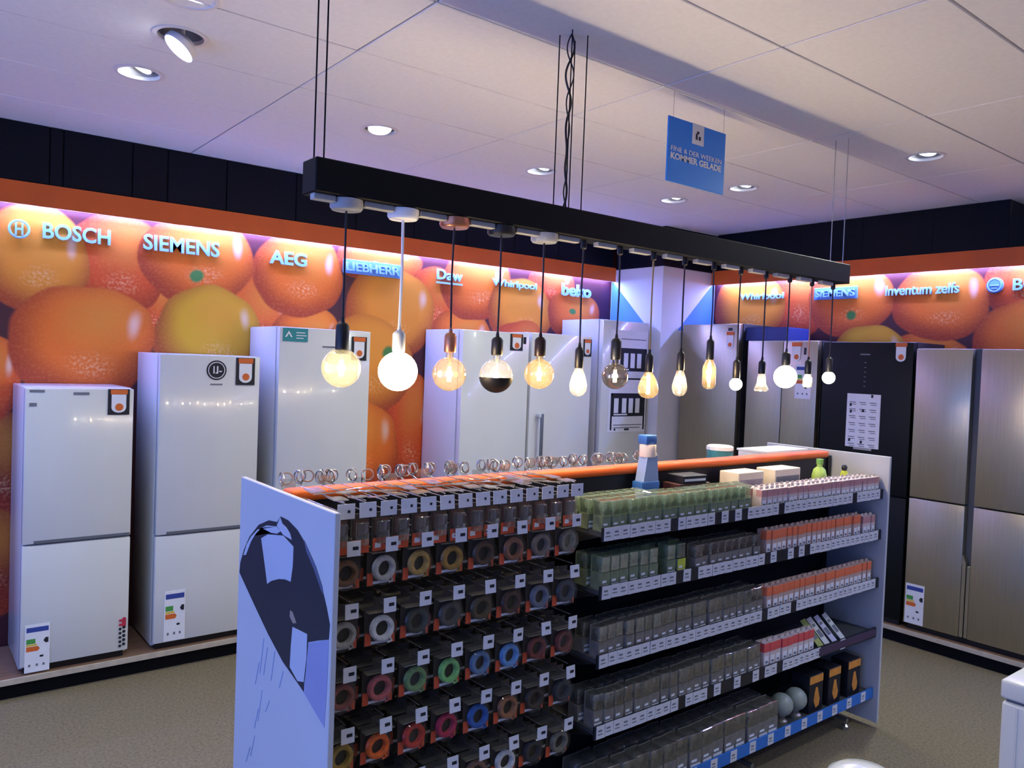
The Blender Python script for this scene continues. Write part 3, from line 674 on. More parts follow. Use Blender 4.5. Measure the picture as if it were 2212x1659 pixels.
# shelves of the right bay with their ticket rails
tick_me = MB().box(-.0228, -.001, -.025, .0228, .001, .025, 0).box(-.014, -.0016, .002, .006, -.0009, .009, 1).box(-.016, -.0016, -.010, .010, -.0009, -.006, 1).mesh('price_ticket', [mat('ticket_paper', S(206,208,218), .6, noise=(30,.04)), grey_ink])
blue_rail = mat('blue_rail', S(42,112,200), .5, noise=(8,.05))
SH = {1:1.275, 2:1.055, 3:.795, 4:.525, 5:.195}     # top face of each shelf board
gaps = {1:{8,14,16,18,24,38}, 2:{9,11,22,24,25,27,29}, 3:{22,27}, 4:{10,14,16,17,19,20,22,25}, 5:set()}
SHO = {}
for k, z in SH.items():
    s = MB().box(BX+.012, 2.082, z-.018, GX1, 2.384, z).build('shelf', shelf_m, G); SHO[k] = s
    MB().box(BX+.006, 2.072, z-.032, GX1, 2.0815, z+.020).build('ticket_rail', blue_rail if k == 5 else dk, s)
    MB().prism([(2.10,z-.02),(2.384,z-.02),(2.384,z-.11),(2.33,z-.10)], 'x', BX+.004, BX+.011).build('bracket', dk, s)
    n = 44; px = (GX1-BX-.05)/n
    for i in range(n):
        x = BX+.035+i*px
        if k == 4 and i > 32 and i != 37: continue
        if k == 5 and i % 3: continue
        if i in gaps[k]: continue
        link('price_ticket', tick_me, s, (x+.002*random.uniform(-1,1), 2.0705, z-.004+random.uniform(-.001,.001)), (0, random.uniform(-.03,.03), 0))
MB().rbox(3.63, 2.0685, SH[4]-.024, 4.19, 2.0715, SH[4]+.016, .001, 1).build('purple_strip', mat('purple_strip', S(70,54,80), .5, noise=(8,.1)), SHO[4])

# hooks of the left bay: bar + ticket flap
hook_bar = MB().tube([(0,2.384,.012),(0,2.09,.012),(0,2.065,.03)], .0028, 6).tube([(0,2.384,.045),(0,2.075,.045)], .002, 6).mesh('hook', chrome)
tag_me = MB().box(-.021, -.001, -.022, .021, .001, .022, 0).box(-.004, -.0018, -.004, .014, -.0009, .006, 1).mesh('price_tag', [MATS['ticket_paper'], dark_ink])
tag_me2 = MB().box(-.027, -.001, -.022, .027, .001, .022, 0).box(.004, -.0018, -.004, .012, -.0009, .004, 1).mesh('price_tag', [MATS['ticket_paper'], dark_ink])
def hook(x, z, tme=tag_me):
    h = link('hook', hook_bar, G, (x, 0, z-.02)); link('price_tag', tme, h, (0, 2.058, .02), (random.uniform(-.12,.02), 0, random.uniform(-.05,.05)))
ROWZ = {2:1.342, 3:1.158, 4:.973, 5:.792, 6:.602}
HX = [1.063+.1256*i for i in range(8)]
for z in ROWZ.values():
    for x in HX: hook(x, z)
TXS = [1.035+.0695*i for i in range(14)]
for x in TXS: hook(x, 1.452, tag_me2)
cov = glass_mat('hook_cover_clear', (.8,.8,.8,1), .30, .2, (.6,.58,.58,1))
cov_me = MB().rbox(-.024, -.028, 0, .024, .028, .004, .0015, 1).mesh('hook_cover', cov)
for x in TXS:
    for k in range(3):
        link('hook_cover', cov_me, G, (x+random.uniform(-.006,.006), 2.12+k*.075, 1.478+random.uniform(-.004,.004)), (random.uniform(-.25,.1), random.uniform(-.1,.1), random.uniform(-.15,.15)))

# hooks sticking up on the far side, curled wire ends with clear flaps
loop_me = MB().tube([(0, 0, 0)]+[(.0, .03+.03*t, .012*t) for t in (1,2)]+[(0, .10+.022*math.cos(a), .046+.022*math.sin(a)) for a in [-PI/2+2*PI*k/14 for k in range(14)]], .003, 6).torus((0.02,.11,.046), .02, .003, 16, 6).mesh('far_hook', chrome)
for i in range(44):
    link('far_hook', loop_me, G, (1.03+i*.043+random.uniform(-.012,.012), 2.437, 1.436+random.uniform(-.006,.004)), (0, 0, random.uniform(-.5,.5)))
flap_me = MB().rbox(-.025, .07, .02, .025, .074, .052, .0012, 1).mesh('clear_flap', clear_pl)
for i in range(14):
    link('clear_flap', flap_me, G, (1.05+i*.13, 2.44, 1.436), (random.uniform(-.3,.3), 0, 0))

# ------------------------------------------------------------------ hanging coil packs in the left bay
NTH = ['first','second','third','fourth','fifth','sixth','seventh','eighth','ninth','tenth','eleventh','twelfth','thirteenth','fourteenth','fifteenth','sixteenth','seventeenth','eighteenth','nineteenth','twentieth','twenty-first','twenty-second','twenty-third','twenty-fourth','twenty-fifth','twenty-sixth','twenty-seventh']
ORD = ['first', 'second', 'third', 'fourth', 'fifth', 'sixth', 'seventh', 'eighth']
ROWN = {2:'upper', 3:'second', 4:'middle', 5:'fourth', 6:'lowest'}
coil_cols = {
 2:[('brown',(120,84,60)),('silver grey',(176,172,168)),('gold',(176,140,72)),('golden brown',(158,118,48)),('dark brown',(74,52,36)),('copper brown',(132,84,56)),('grey brown',(112,98,88)),('dark grey',(90,82,78))],
 3:[('pale silver',(170,166,160)),('white',(206,204,202)),('dark green',(52,58,50)),('charcoal',(60,58,56)),('olive brown',(74,62,40)),('dark red-brown',(70,40,34)),('blue grey',(100,106,124)),('dark slate',(58,60,68))],
 4:[('dusty red',(140,78,74)),('pink red',(176,88,92)),('leaf green',(104,140,84)),('light green',(120,186,110)),('steel blue',(90,120,156)),('sky blue',(90,142,196)),('dark red',(110,42,36)),('deep red',(104,36,32))],
 5:[('mustard',(160,128,50)),('bright orange',(226,98,30)),('red',(186,46,30)),('magenta',(170,28,72)),('royal blue',(24,84,160)),('copper',(150,96,62)),('black brown',(54,44,38)),('black',(34,34,38))],
 6:[('dark',(44,44,42)),('grey',(104,98,90)),('brown grey',(120,96,78)),('pale brown',(142,112,90)),('brown',(130,94,74)),('white',(200,198,196)),('black',(30,32,42)),('grey green',(110,108,96))]}
card_dark = mat('pack_card_dark', S(52,46,42), .6, noise=(12, .25)); card_red = mat('pack_red', S(206,84,52), .55, noise=(14, .15))
card_me = MB().box(-.052, 0, -.125, .052, .002, -.005, 0).box(-.050, -.028, -.020, .050, .030, -.017, 3).box(-.018, 0, -.005, .018, .002, .018, 0).box(-.050, -.0012, -.123, -.030, 0, -.085, 1).box(.034, -.0012, -.123, .050, 0, -.095, 1).box(-.03,-.0012,-.12,.03,0,-.112,2).mesh('pack_card', [card_dark, card_red, paper, glass_mat('pack_top_clear', (.75,.74,.70,1), .45, .2, (.42,.40,.34,1))])
shell_me = MB().lathe([(.050,-.001),(.050,-.022),(.044,-.028),(.0005,-.028)], (0,0,-.072), 20, ax='y', cap=False).mesh('clear_shell', glass_mat('blister_clear', (.97,.97,.97,1), .008, .03, fres=.18), True)
coil_me0 = {}
for r_, cols in coil_cols.items():
    for i, (cn, rgb) in enumerate(cols):
        x = HX[i]; z = ROWZ[r_]
        kk = (r_, i)
        p = link('cable_coil_pack', card_me, None, (x, 2.118, z-.012), (random.uniform(-.05,.05), 0, random.uniform(-.08,.08)))
        tag(p, '%s cable coil pack, %s hook from the printed panel, %s coil row' % (cn, ORD[i], ROWN[r_]), 'cable pack', 'cable coil packs on hooks')
        m = mat('coil_%d_%d' % kk, S(*rgb), .65, noise=(60, .2))
        bb = MB()
        for t in range(3): bb.torus((0.001*t, -.006-.006*t, -.072), .031+.0015*(t % 2), .0075, 22, 8, sy=.7)
        bb.tube([(.026,-.012,-.10),(.034,-.012,-.115),(.02,-.012,-.118)], .004, 6)
        bb.build('cable_coil', m, p, smooth=True)
        link('clear_shell', shell_me, p)
        for kq, yq in enumerate((2.185, 2.25)):        # spare packs further back on the same hook
            q = link('cable_coil_pack', card_me, None, (x+random.uniform(-.004,.004), yq, z-.012+random.uniform(-.002,.002)), (random.uniform(-.06,.06), 0, random.uniform(-.1,.1)))
            tag(q, '%s spare pack behind the %s coil, %s hook of the %s coil row' % (('near','rear')[kq], cn, ORD[i], ROWN[r_]), 'cable pack', 'cable coil packs on hooks')
            link('clear_shell', shell_me, q)
# top row: narrow red and white packs
strip_me = MB().box(-.028, 0, -.11, .028, .010, .008, 0).box(-.028, -.001, -.11, .028, 0, -.07, 1).box(-.02, -.0016, -.10, .0, -.0009, -.085, 2).box(-.024, -.001, -.06, .024, 0, -.01, 3).mesh('bulb_strip_pack', [card_dark, card_red, paper, mat('pack_brown', S(86,58,50), .6, noise=(20,.2))])
bl_me = MB().rbox(-.02, -.022, -.085, .02, -.001, -.015, .006, 2).mesh('blister', clear_pl, True)
for i, x in enumerate(TXS):
    p = link('bulb_strip_pack', strip_me, None, (x, 2.10, 1.425), (random.uniform(-.04,.04), 0, random.uniform(-.06,.06)))
    tag(p, 'narrow red and brown blister pack, %s from the printed panel in the top hook row' % NTH[i], 'blister pack', 'narrow packs in the top hook row')
    link('blister', bl_me, p)

# ------------------------------------------------------------------ shelf goods
card_grey = mat('pack_card_grey', S(120,116,110), .6, noise=(25, .25))
card_green = mat('pack_card_green', S(116,128,100), .6, noise=(25, .25))
card_lime = mat('pack_card_lime', S(190,200,70), .6, noise=(25, .15))
base_m = mat('bulb_base', S(170,165,155), .35, .7, noise=(20, .1))
frost = glass_mat('bulb_small_glass', (.9,.92,.9,1), .25, .2, (.8,.8,.78,1))
grn_pl = glass_mat('clear_plastic_green', (.80,.88,.80,1), .16, .16, (.60,.70,.58,1))
grn_glass = glass_mat('bulb_small_green', (.85,.92,.85,1), .3, .2, (.7,.78,.7,1))
gry_pl = glass_mat('clear_plastic_grey', (.84,.84,.82,1), .13, .16, (.55,.54,.50,1))
def pack_proto(name, wd, h, dp, cm, pm, gm, cat, label, group):
    p = MB().box(-wd/2, 0, 0, wd/2, dp, h*.5, 0).box(-wd/2, dp-.003, h*.5, wd/2, dp, h, 0).box(-wd*.4, -.0006, h*.05, wd*.4, 0, h*.14, 1).box(-wd*.35, -.0006, h*.2, wd*.1, 0, h*.27, 1).mesh(name, [cm, paper])
    o = link(name, p); tag(o, label, cat, group); o['base_label'] = label
    br = min(wd, dp)*.40
    prof = [(br*.42,h*.55),(br*.5,h*.62),(br*.95,h*.76),(br,h*.84),(br*.8,h*.93),(br*.4,h*.97),(.0004,h*.98)]
    MB().lathe(prof, (0,dp/2-.002,0), 10).build('bulb', gm, o, smooth=True)
    MB().lathe([(br*.42,h*.40),(br*.42,h*.56)], (0,dp/2-.002,h*.1), 8).build('bulb_base', base_m, o)
    MB().rbox(-wd/2+.001, .0005, h*.505, wd/2-.001, dp-.0035, h*1.0, .003, 1).build('clear_shell', pm, o)
    return o
def row(proto, xs, y, z, skip=(), depth='front'):
    base = proto['base_label']
    for i, x in enumerate(xs):
        if i in skip: continue
        loc = (x+random.uniform(-.003,.003), y+random.uniform(-.006,.006), z+.0005)
        if 'used' not in proto: proto.location = loc; proto['used'] = 1; o = proto
        else: o = copy_tree(proto, loc)
        if len(xs) > 1: o['label'] = '%s, %s from the left in the %s row' % (base, NTH[i], depth)
        for k in ('base_label', 'used'):
            if o is not proto and k in o: del o[k]
        o.rotation_euler = (0, 0, random.uniform(-.06,.06))
def xs(a, b, p): return [a+p*i for i in range(int((b-a)/p+1e-6)+1)]
P1 = pack_proto('bulb_pack', .046, .115, .05, card_green, grn_pl, grn_glass, 'bulb pack', 'green-tinted bulb pack on the top shelf', 'green bulb packs on the top shelf')
row(P1, xs(2.125, 3.06, .0495), 2.092, SH[1]); row(P1, xs(2.115, 3.06, .0495), 2.155, SH[1], depth='middle'); row(P1, xs(2.12, 2.5, .0495), 2.22, SH[1], depth='rear')
P2 = pack_proto('bulb_pack', .05, .125, .055, card_green, grn_pl, grn_glass, 'bulb pack', 'green-tinted bulb pack on the second shelf', 'green bulb packs on the second shelf')
row(P2, xs(2.13, 2.62, .055), 2.092, SH[2], {6}); row(P2, xs(2.12, 2.62, .055), 2.16, SH[2], depth='rear')
P2b = pack_proto('bulb_pack', .048, .125, .055, card_lime, grn_pl, grn_glass, 'bulb pack', 'single yellow-green bulb pack standing out on the second shelf', None)
row(P2b, [2.575], 2.088, SH[2])
P2c = pack_proto('bulb_pack', .048, .105, .05, card_grey, gry_pl, frost, 'bulb pack', 'grey clear bulb pack on the second shelf', 'grey bulb packs on the second shelf')
row(P2c, xs(2.68, 3.13, .052), 2.092, SH[2]); row(P2c, xs(2.68, 3.13, .052), 2.16, SH[2], depth='rear')
P3 = pack_proto('bulb_pack', .047, .118, .05, card_grey, gry_pl, frost, 'bulb pack', 'grey bulb pack on the third shelf', 'grey bulb packs on the third shelf')
row(P3, xs(2.13, 3.15, .051), 2.092, SH[3]); row(P3, xs(2.12, 3.15, .051), 2.16, SH[3], depth='rear')
P4 = pack_proto('bulb_pack', .050, .125, .055, card_grey, gry_pl, frost, 'bulb pack', 'grey bulb pack on the fourth shelf', 'grey bulb packs on the fourth shelf')
row(P4, xs(2.13, 3.16, .0535), 2.092, SH[4]); row(P4, xs(2.12, 3.16, .0535), 2.165, SH[4], depth='rear')
P5 = pack_proto('bulb_pack', .075, .15, .075, card_grey, gry_pl, frost, 'bulb pack', 'clear bulb pack on the bottom shelf', 'clear bulb packs on the bottom shelf')
row(P5, xs(2.15, 3.34, .082), 2.095, SH[5]); row(P5, xs(2.15, 3.34, .082), 2.19, SH[5], depth='rear')

def carton_me(wd, h, dp, body, top, bandz=(.62,.98)):
    return MB().box(-wd/2, 0, 0, wd/2, dp, h, 0).box(-wd/2-.0003, -.0006, h*bandz[0], wd/2+.0003, dp*.6, h*bandz[1], 1).box(-wd*.36, -.0008, h*.1, wd*.36, 0, h*.45, 2).box(-wd*.2, -.0014, h*.18, wd*.2, -.0007, h*.26, 3).prism([(-wd*.4,h),(-wd*.25,h+.012),(wd*.25,h+.012),(wd*.4,h)], 'y', dp*.35, dp*.37, 0).mesh('bulb_carton', [body, top, paper, grey_ink])
car_w = mat('carton_white', S(206,190,190), .6, noise=(20, .08)); car_p = mat('carton_pink', S(190,140,142), .6, noise=(20, .15))
car_o = mat('carton_orange', S(226,116,76), .6, noise=(20, .15)); car_t = mat('carton_tan', S(188,160,150), .6, noise=(20, .1)); car_r = mat('carton_red', S(214,84,84), .6, noise=(20,.15))
def cartons(me, lst, y, z, label, group):
    for i, x in enumerate(lst):
        o = link('bulb_carton', me, None, (x+random.uniform(-.002,.002), y+random.uniform(-.005,.004), z+.0005), (0, 0, random.uniform(-.05,.05)))
        tag(o, '%s, %s from its left end' % (label, NTH[i]), 'bulb carton', group)
cm1 = carton_me(.038, .085, .05, car_w, car_p)
cartons(cm1, xs(3.14, 4.16, .0425), 2.092, SH[1], 'white and pink carton in the front row, top shelf', 'pink cartons on the top shelf')
cartons(cm1, xs(3.14, 4.16, .0425), 2.152, SH[1], 'white and pink carton in the rear row, top shelf', 'pink cartons on the top shelf')
cm2 = carton_me(.038, .115, .05, car_t, car_o)
cartons(cm2, xs(3.19, 4.02, .0425), 2.092, SH[2], 'tan carton with orange top on the second shelf', 'orange-topped cartons on the second shelf')
cm2b = carton_me(.038, .10, .05, car_w, car_p)
cartons(cm2b, xs(4.06, 4.17, .0425), 2.095, SH[2], 'pink grey carton in the last group of the second shelf', 'pink cartons on the second shelf')
cm3 = carton_me(.042, .112, .05, car_t, car_o)
cartons(cm3, xs(3.21, 4.16, .046), 2.092, SH[3], 'tan carton with orange top on the third shelf', 'orange-topped cartons on the third shelf')
cm4 = carton_me(.042, .115, .05, car_w, car_r)
cartons(cm4, xs(3.22, 3.60, .046), 2.092, SH[4], 'red and white carton on the fourth shelf', 'pink cartons on the fourth shelf')
# leaflets leaning at the right of the fourth shelf
leaf_g = mat('leaflet_green', S(160,172,80), .6, noise=(10, .2)); leaf_w = mat('leaflet_white', S(206,208,204), .6, noise=(10, .06)); leaf_l = mat('leaflet_lilac', S(196,194,214), .6, noise=(10, .06))
for i, (x, m, nm) in enumerate(((3.70, leaf_g, 'yellow-green'), (3.76, leaf_w, 'white'), (3.83, leaf_l, 'pale lilac'), (3.91, leaf_w, 'slim white'))):
    o = root('leaflet', '%s leaflet leaning on the fourth shelf, %s from the pink cartons' % (nm, ORD[i]), 'leaflet', (x, 2.10, SH[4]+.005), 0, 'leaflets on the fourth shelf')
    pl = MB().box(-.022, 0, 0, .022, .003, .15, 0).build('sheet', m, o); pl.rotation_euler = (-.75, -.12, .05*i)
    pl = MB().box(-.015, -.001, .04, .015, 0, .08, 0).box(-.015, -.001, .10, .01, 0, .115, 0).build('print', grey_ink, o); pl.rotation_euler = (-.75, -.12, .05*i)
# two opal globe lamps and three black/orange boxes on the bottom shelf
globe_m = mat('globe_opal', S(150,158,150), .35, noise=(5, .05))
for i, x in enumerate((3.435, 3.555)):
    o = root('globe_lamp', '%s frosted globe bulb on the bottom shelf' % ('left' if i == 0 else 'right'), 'globe bulb', (x, 2.14, SH[5]+.0005), 0, 'globe bulbs on the bottom shelf')
    MB().lathe([(.03,0),(.03,.012),(.018,.02),(.018,.04)], n=18).build('bulb_base', base_m, o, smooth=True)
    MB().lathe([(.018,.036)]+[(.055*math.sin(a), .088-.055*math.cos(a)) for a in [.4+.275*k for k in range(10)]]+[(.0005,.143)], n=22).build('globe', globe_m, o, smooth=True)
box_bk = mat('carton_black', S(22,22,32), .5, noise=(10, .2)); amber_m = mat('carton_amber', S(214,142,60), .55, noise=(20, .2))
for i, (x, wd) in enumerate(((3.69,.125), (3.865,.115), (4.06,.125))):
    o = root('lamp_box', 'black box with amber print on the bottom shelf, %s from the right end panel' % ('third', 'second', 'first')[i], 'lamp box', (x, 2.11, SH[5]+.0005), 0, 'black and amber boxes on the bottom shelf')
    MB().rbox(-wd/2, 0, 0, wd/2, .10, .19, .002, 1).build('carton', box_bk, o)
    MB().box(-wd/2+.002, -.001, .148, wd/2-.002, 0, .186).prism([(0,.02),(.028,.03),(.035,.06),(.02,.10),(.012,.125),(-.004,.125),(-.012,.10),(-.02,.06)], 'y', -.001, 0).build('amber_print', amber_m, o)

# ------------------------------------------------------------------ goods on top of the unit
def up(z): return z
dz = SH[1]+.0005
o = root('dispenser', 'blue and white bottle stand in front of the orange rail', 'bottle stand', (2.60, 2.325, dz))
bl = mat('dispenser_blue', S(48,98,170), .45, noise=(6, .12)); bl2 = mat('dispenser_pale', S(150,172,210), .45, noise=(6, .06))
MB().rbox(-.06, -.03, 0, .055, .03, .13, .006, 2).build('base', bl, o, smooth=True)
MB().prism([(-.045,.13),(.05,.13),(.035,.24),(-.025,.24)], 'y', -.025, .025).build('stem', bl2, o)
MB().lathe([(.034,.235),(.036,.24),(.036,.285),(.034,.29)], n=24).build('white_drum', mat('drum_peach', S(232,212,200), .5, noise=(6,.03)), o, smooth=True)
MB().rbox(-.038, -.026, .29, .03, .026, .33, .005, 2).build('cap', bl, o, smooth=True)
MB().prism([(-.07,.0),(-.06,.0),(-.055,.10),(-.062,.10)], 'y', -.028, .028).build('side_fin', bl2, o)
for i, (z, wd, m1) in enumerate(((0,.19,box_bk), (.075,.20,mat('carton_maroon', S(74,40,40), .5, noise=(10,.2))), (.115,.15,box_bk))):
    o = root('flat_box', ('lowest black', 'middle maroon', 'topmost black')[i]+' flat box of the dark stack beside the blue bottle stand', 'box', (2.83, 2.29, dz+z), random.uniform(-.1,.1), 'dark flat boxes stacked on top of the unit')
    h = (.0745,.0395,.035)[i]
    MB().rbox(-wd/2, -.05, 0, wd/2, .05, h, .002, 1).build('carton', m1, o)
    MB().box(-wd/2+.01, -.051, h*.3, wd/2-.01, -.0499, h*.6).build('label_strip', (grey_pl, card_or, paper)[i], o)
for i, (x, wd, lb) in enumerate(((3.225,.20,'long white and tan carton on top of the unit, left of the teal-printed one'), (3.53,.22,'white carton with grey green print on top of the unit, left of the lime bottle'))):
    o = root('flat_carton', lb, 'box', (x, 2.28, dz), 0, 'white cartons on top of the unit')
    MB().rbox(-wd/2, -.055, 0, wd/2, .055, .145, .003, 1).build('carton', mat('carton_cream', S(226,214,196), .6, noise=(10,.04)), o)
    MB().box(-wd/2+.01, -.0562, .02, wd/2-.01, -.0549, .11).build('front_print', grey_ink if i else mat('print_lilac_grey', S(150,144,156), .6, noise=(30,.2)), o)
o = root('lime_bottle', 'lime green bottle on top of the unit near its right end panel', 'bottle', (3.86, 2.25, dz))
MB().lathe([(.034,0),(.038,.01),(.038,.09),(.03,.12),(.014,.135),(.014,.15)], n=20).build('body', mat('lime_plastic', S(172,204,108), .4, noise=(6,.08)), o, smooth=True)
MB().lathe([(.018,.148),(.018,.175)], n=14).build('cap', mat('green_cap', S(120,170,80), .4, noise=(6,.08)), o, smooth=True)
o = root('small_tube', 'small olive knob-shaped pack on the unit beside the right end panel', 'pack', (4.02, 2.2, dz+.0))
MB().lathe([(.02,0),(.02,.10),(.012,.112)], n=14).build('body', card_lime, o, smooth=True); MB().lathe([(.011,.112),(.016,.13),(.010,.142)], n=12).build('cap', box_bk, o, smooth=True)
o = root('teal_tub', 'round teal tub with white lid standing behind the orange rail', 'tub', (3.42, 2.56, 1.40))
MB().lathe([(.062,0),(.066,.02),(.066,.085)], n=26).build('tub', mat('teal_tub', S(60,130,140), .4, noise=(8,.15)), o, smooth=True)
MB().lathe([(.069,.083),(.069,.10),(.06,.106),(.0005,.107)], n=26).build('lid', white_mat, o, smooth=True)
o = root('white_tray', 'flat white tray behind the orange rail near the right end', 'tray', (3.93, 2.58, 1.40))
MB().rbox(-.2, -.09, .0, .2, .09, .06, .004, 1).build('tray', white_mat, o)
MB().box(-.205, -.095, .058, .205, .095, .068).build('rim', white_mat, o)
MB().box(3.2, 2.44, 1.375, GX1, 2.68, 1.3995).build('far_shelf', shelf_m, G)

# ------------------------------------------------------------------ light bar
BYC = 2.31
bar = root('light_bar', 'long black ceiling-hung light bar carrying the row of pendant bulbs', 'light bar', (1.0, BYC, 2.385))
MB().rbox(0, -.05, .008, 3.09, .05, .112, .003, 1).build('beam', black_mt, bar)
trk = mat('track_grey', S(176,176,170), .5, noise=(10, .1))
bulb_x = [1.128+.2058*i for i in range(15)]
for i in range(15):
    a = (bulb_x[i-1]+.05 if i else 1.005)-1.0; b_ = bulb_x[i]-.05-1.0
    MB().rbox(a, -.03, -.012, b_, .0, .0075, .002, 1).build('track_piece', trk, bar)
for x in (.03, 1.02, 1.10, 3.03):
    for y in (-.036, .036):
        MB().tube([(x,y,.11),(x,y,ZC-2.385-.001)], .0026, 6).build('suspension_wire', chrome if x > 2 else black_mt, bar)
pts = []
for k in range(60):
    t = k/59; pts.append((1.045+.011*math.sin(t*22), .011*math.cos(t*17), .11+t*(ZC-2.385-.111)))
MB().tube(pts, .0045, 6).build('twisted_cable', black_pl, bar)
pts2 = [(2*1.045-p[0]+.004, -p[1], p[2]) for p in pts]
MB().tube(pts2, .003, 6).build('twisted_cable', black_pl, bar)

# ------------------------------------------------------------------ pendants
copper = mat('copper', S(196,130,96), .35, .8, noise=(10,.08)); brass = mat('brass', S(170,140,80), .35, .8, noise=(10,.08)); brown_m = mat('dark_bronze', S(48,34,28), .4, .5, noise=(10,.1))
fil_m = emis('filament', (1.0, .78, .45), 60); fil_w = emis('filament_white', (1.0, .93, .75), 60)
opal = emis('opal_glass_lit', (1.0, .93, .78), 7.0)
g_cl = glass_mat('bulb_clear', (.98,.97,.92,1), .02, .12, (1,.93,.75,1)); g_am = glass_mat('bulb_amber', (.97,.84,.60,1), .022, .12, (1,.72,.36,1))
g_yl = glass_mat('bulb_pale_yellow', (.95,.93,.74,1), .028, .12, (1,.93,.62,1)); g_sm = glass_mat('bulb_smoke', (.36,.32,.31,1), .01, .2, (.4,.36,.34,1))
def globe(r, neck=.014, nl=.02):
    a0 = math.asin(min(.95, neck/r))
    return [(neck, r*math.cos(a0)+nl)]+[(r*math.sin(a), r*math.cos(a)) for a in [a0+(PI-a0)*k/12 for k in range(12)]]+[(.0005, -r)]
def pear(r, h): return [(.013,h*.62),(.016,h*.45),(r*.75,h*.12),(r,-h*.12),(r*.92,-h*.26),(r*.6,-h*.36),(.0005,-h*.40)]
def tubeb(r, h): return [(.013,h*.46),(.017,h*.38),(r*.85,h*.26),(r,h*.14),(r,-h*.36),(r*.8,-h*.46),(r*.4,-h*.5),(.0005,-h*.51)]
SPEC = [ # kind, canopy, cord, socket mat, bulb radius, centre z, socket z range, label, light factor
 ('globe', grey_pl, black_pl, black_pl, .063, 1.860, (1.905,2.000), g_yl, fil_m, 'large pale yellow globe bulb in black socket, leftmost pendant', 1.0),
 ('opal', white_mat, white_mat, mat('socket_pale', S(205,205,198), .4, noise=(6,.03)), .066, 1.854, (1.918,1.985), opal, None, 'glowing opal white globe on white cord, second pendant from the left', 1.6),
 ('globe', copper, black_pl, copper, .060, 1.849, (1.925,1.99), g_am, fil_m, 'clear amber globe in copper socket, third pendant from the left', 1.0),
 ('mirror', black_pl, black_pl, black_pl, .062, 1.847, (1.922,1.985), g_cl, fil_m, 'globe bulb with black lower half, fourth pendant from the left', .8),
 ('globe', grey_pl, black_pl, brown_m, .058, 1.858, (1.925,1.995), g_am, fil_m, 'golden globe bulb in dark bronze socket, fifth pendant from the left', 1.0),
 ('pear', None, black_pl, black_pl, .036, 1.836, (1.885,1.965), g_cl, fil_w, 'bright pear-shaped bulb left of the smoked globe', 1.2),
 ('globe', None, black_pl, black_pl, .055, 1.858, (1.925,2.01), g_sm, fil_m, 'smoked dark globe bulb in front of the diagram poster', .7),
 ('pear', None, brass, black_pl, .045, 1.828, (1.878,1.955), g_am, fil_m, 'amber bulb hanging on a brass cord right of the smoked globe', 1.0),
 ('pear', None, black_pl, black_pl, .034, 1.838, (1.890,1.970), g_cl, fil_m, 'slim teardrop filament bulb in front of the white column', 1.0),
 ('tube', None, black_pl, black_pl, .031, 1.885, (1.945,2.035), g_am, fil_m, 'long tubular filament bulb left of the two small bulbs', 1.0),
 ('opal', None, black_pl, black_pl, .030, 1.834, (1.862,1.945), opal, None, 'small glowing white bulb at the dark gap between steel refrigerators', .8),
 ('flat', None, black_pl, black_pl, .034, 1.842, (1.888,1.95), g_cl, fil_w, 'small clear bulb with squat wide foot, left of the larger opal globe', .8),
 ('opal', None, black_pl, black_pl, .058, 1.877, (1.935,2.0), opal, None, 'larger opal globe in front of the grey steel refrigerator, third from the right', 1.4),
 ('tube', None, copper, black_pl, .024, 1.862, (1.895,1.965), g_cl, fil_w, 'small clear bulb in front of the energy label, second pendant from the right', .8),
 ('opal', None, black_pl, black_pl, .034, 1.880, (1.910,1.985), opal, None, 'small glowing white ball bulb, rightmost pendant', .8)]
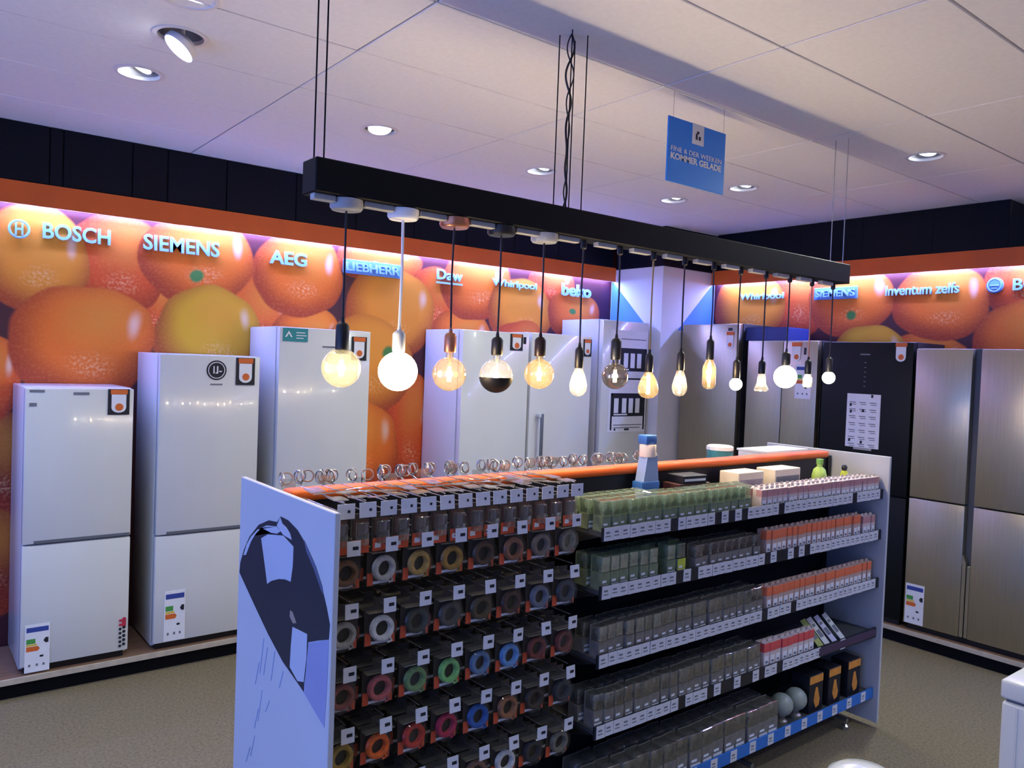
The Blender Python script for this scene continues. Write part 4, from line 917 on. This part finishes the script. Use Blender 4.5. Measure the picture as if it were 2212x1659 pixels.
for i, (kind, can, cord, sock, r, zc, (s0, s1_), gm, fm, lbl, lf) in enumerate(SPEC):
    x = bulb_x[i]; o = root('pendant_lamp', lbl, 'pendant lamp', (x, BYC, zc), 0, 'pendant bulbs under the light bar')
    zt = 2.392-zc
    if can: MB().lathe([(.052,zt-.001),(.052,zt-.026),(.046,zt-.034),(.006,zt-.036)], n=26).build('canopy', can, o, smooth=True)
    else: MB().lathe([(.012,zt-.001),(.012,zt-.03),(.005,zt-.036)], n=14).build('canopy', black_pl, o, smooth=True)
    sw = .004*math.sin(i*2.3)
    MB().tube([(0,0,zt-.03),(sw,0,zt-.2),(0,0,s1_-zc+.02)], .0036 if cord is not white_mat else .005, 8).build('cord', cord, o, smooth=True)
    sr = .0215 if r > .05 else .0175
    MB().lathe([(.005,s1_-zc+.022),(.007,s1_-zc+.006),(sr*.8,s1_-zc),(sr,s1_-zc-.008),(sr,s0-zc+.004),(sr*.9,s0-zc)], n=20).build('socket', sock, o, smooth=True)
    nk = s0-zc
    if kind in ('globe', 'mirror', 'opal'): prof = globe(r, .013, max(.004, nk-r+.006))
    elif kind == 'pear': prof = [(.013, nk+.004)]+[p for p in pear(r, .16 if r > .03 else .12) if p[1] < nk]
    elif kind == 'tube': prof = [(.012, nk+.004)]+[p for p in tubeb(r, .15 if r > .028 else .075) if p[1] < nk]
    else: prof = [(.013, nk+.004),(.02,.03),(.022,.0),(.03,-.018),(.036,-.03),(.030,-.040),(.0005,-.042)]
    bu = MB().lathe(prof, n=28).build('bulb', gm, o, smooth=True)
    if kind == 'mirror':
        pts_ = [(1.012*r*math.sin(a), 1.012*r*math.cos(a)) for a in [PI*.53+(PI*.47)*k/8 for k in range(9)]]
        pts_[-1] = (.0005, -1.012*r)
        MB().lathe(pts_, n=28, cap=False).build('mirror_cap', black_pl, o, smooth=True)
    if fm:
        bb = MB(); hh = {'globe':.026,'mirror':.016,'pear':.030,'tube':.045 if r > .028 else .02,'flat':.015}[kind]
        for q in range(4):
            a = q*PI/2+.4; rr = .0065
            bb.tube([(rr*math.cos(a), rr*math.sin(a), -hh), (rr*.8*math.cos(a), rr*.8*math.sin(a), hh)], .0016, 6)
        bb.build('filament', fm, bu)
        MB().lathe([(.004,nk),(.003,hh+.004)], n=8).build('filament_stem', base_m, bu)
    L = D.lights.new('bulb_light', 'POINT'); L.energy = BULB_W*lf; L.color = BULB_COL; L.shadow_soft_size = .012 if fm else r*1.05
    if kind == 'opal': L.shadow_soft_size = r*.9
    lo = D.objects.new('bulb_light', L); C.objects.link(lo); lo.parent = o; lo.location = (0,0,0)

for p in D.objects:
    for k in ('used', 'base_label'):
        if k in p: del p[k]
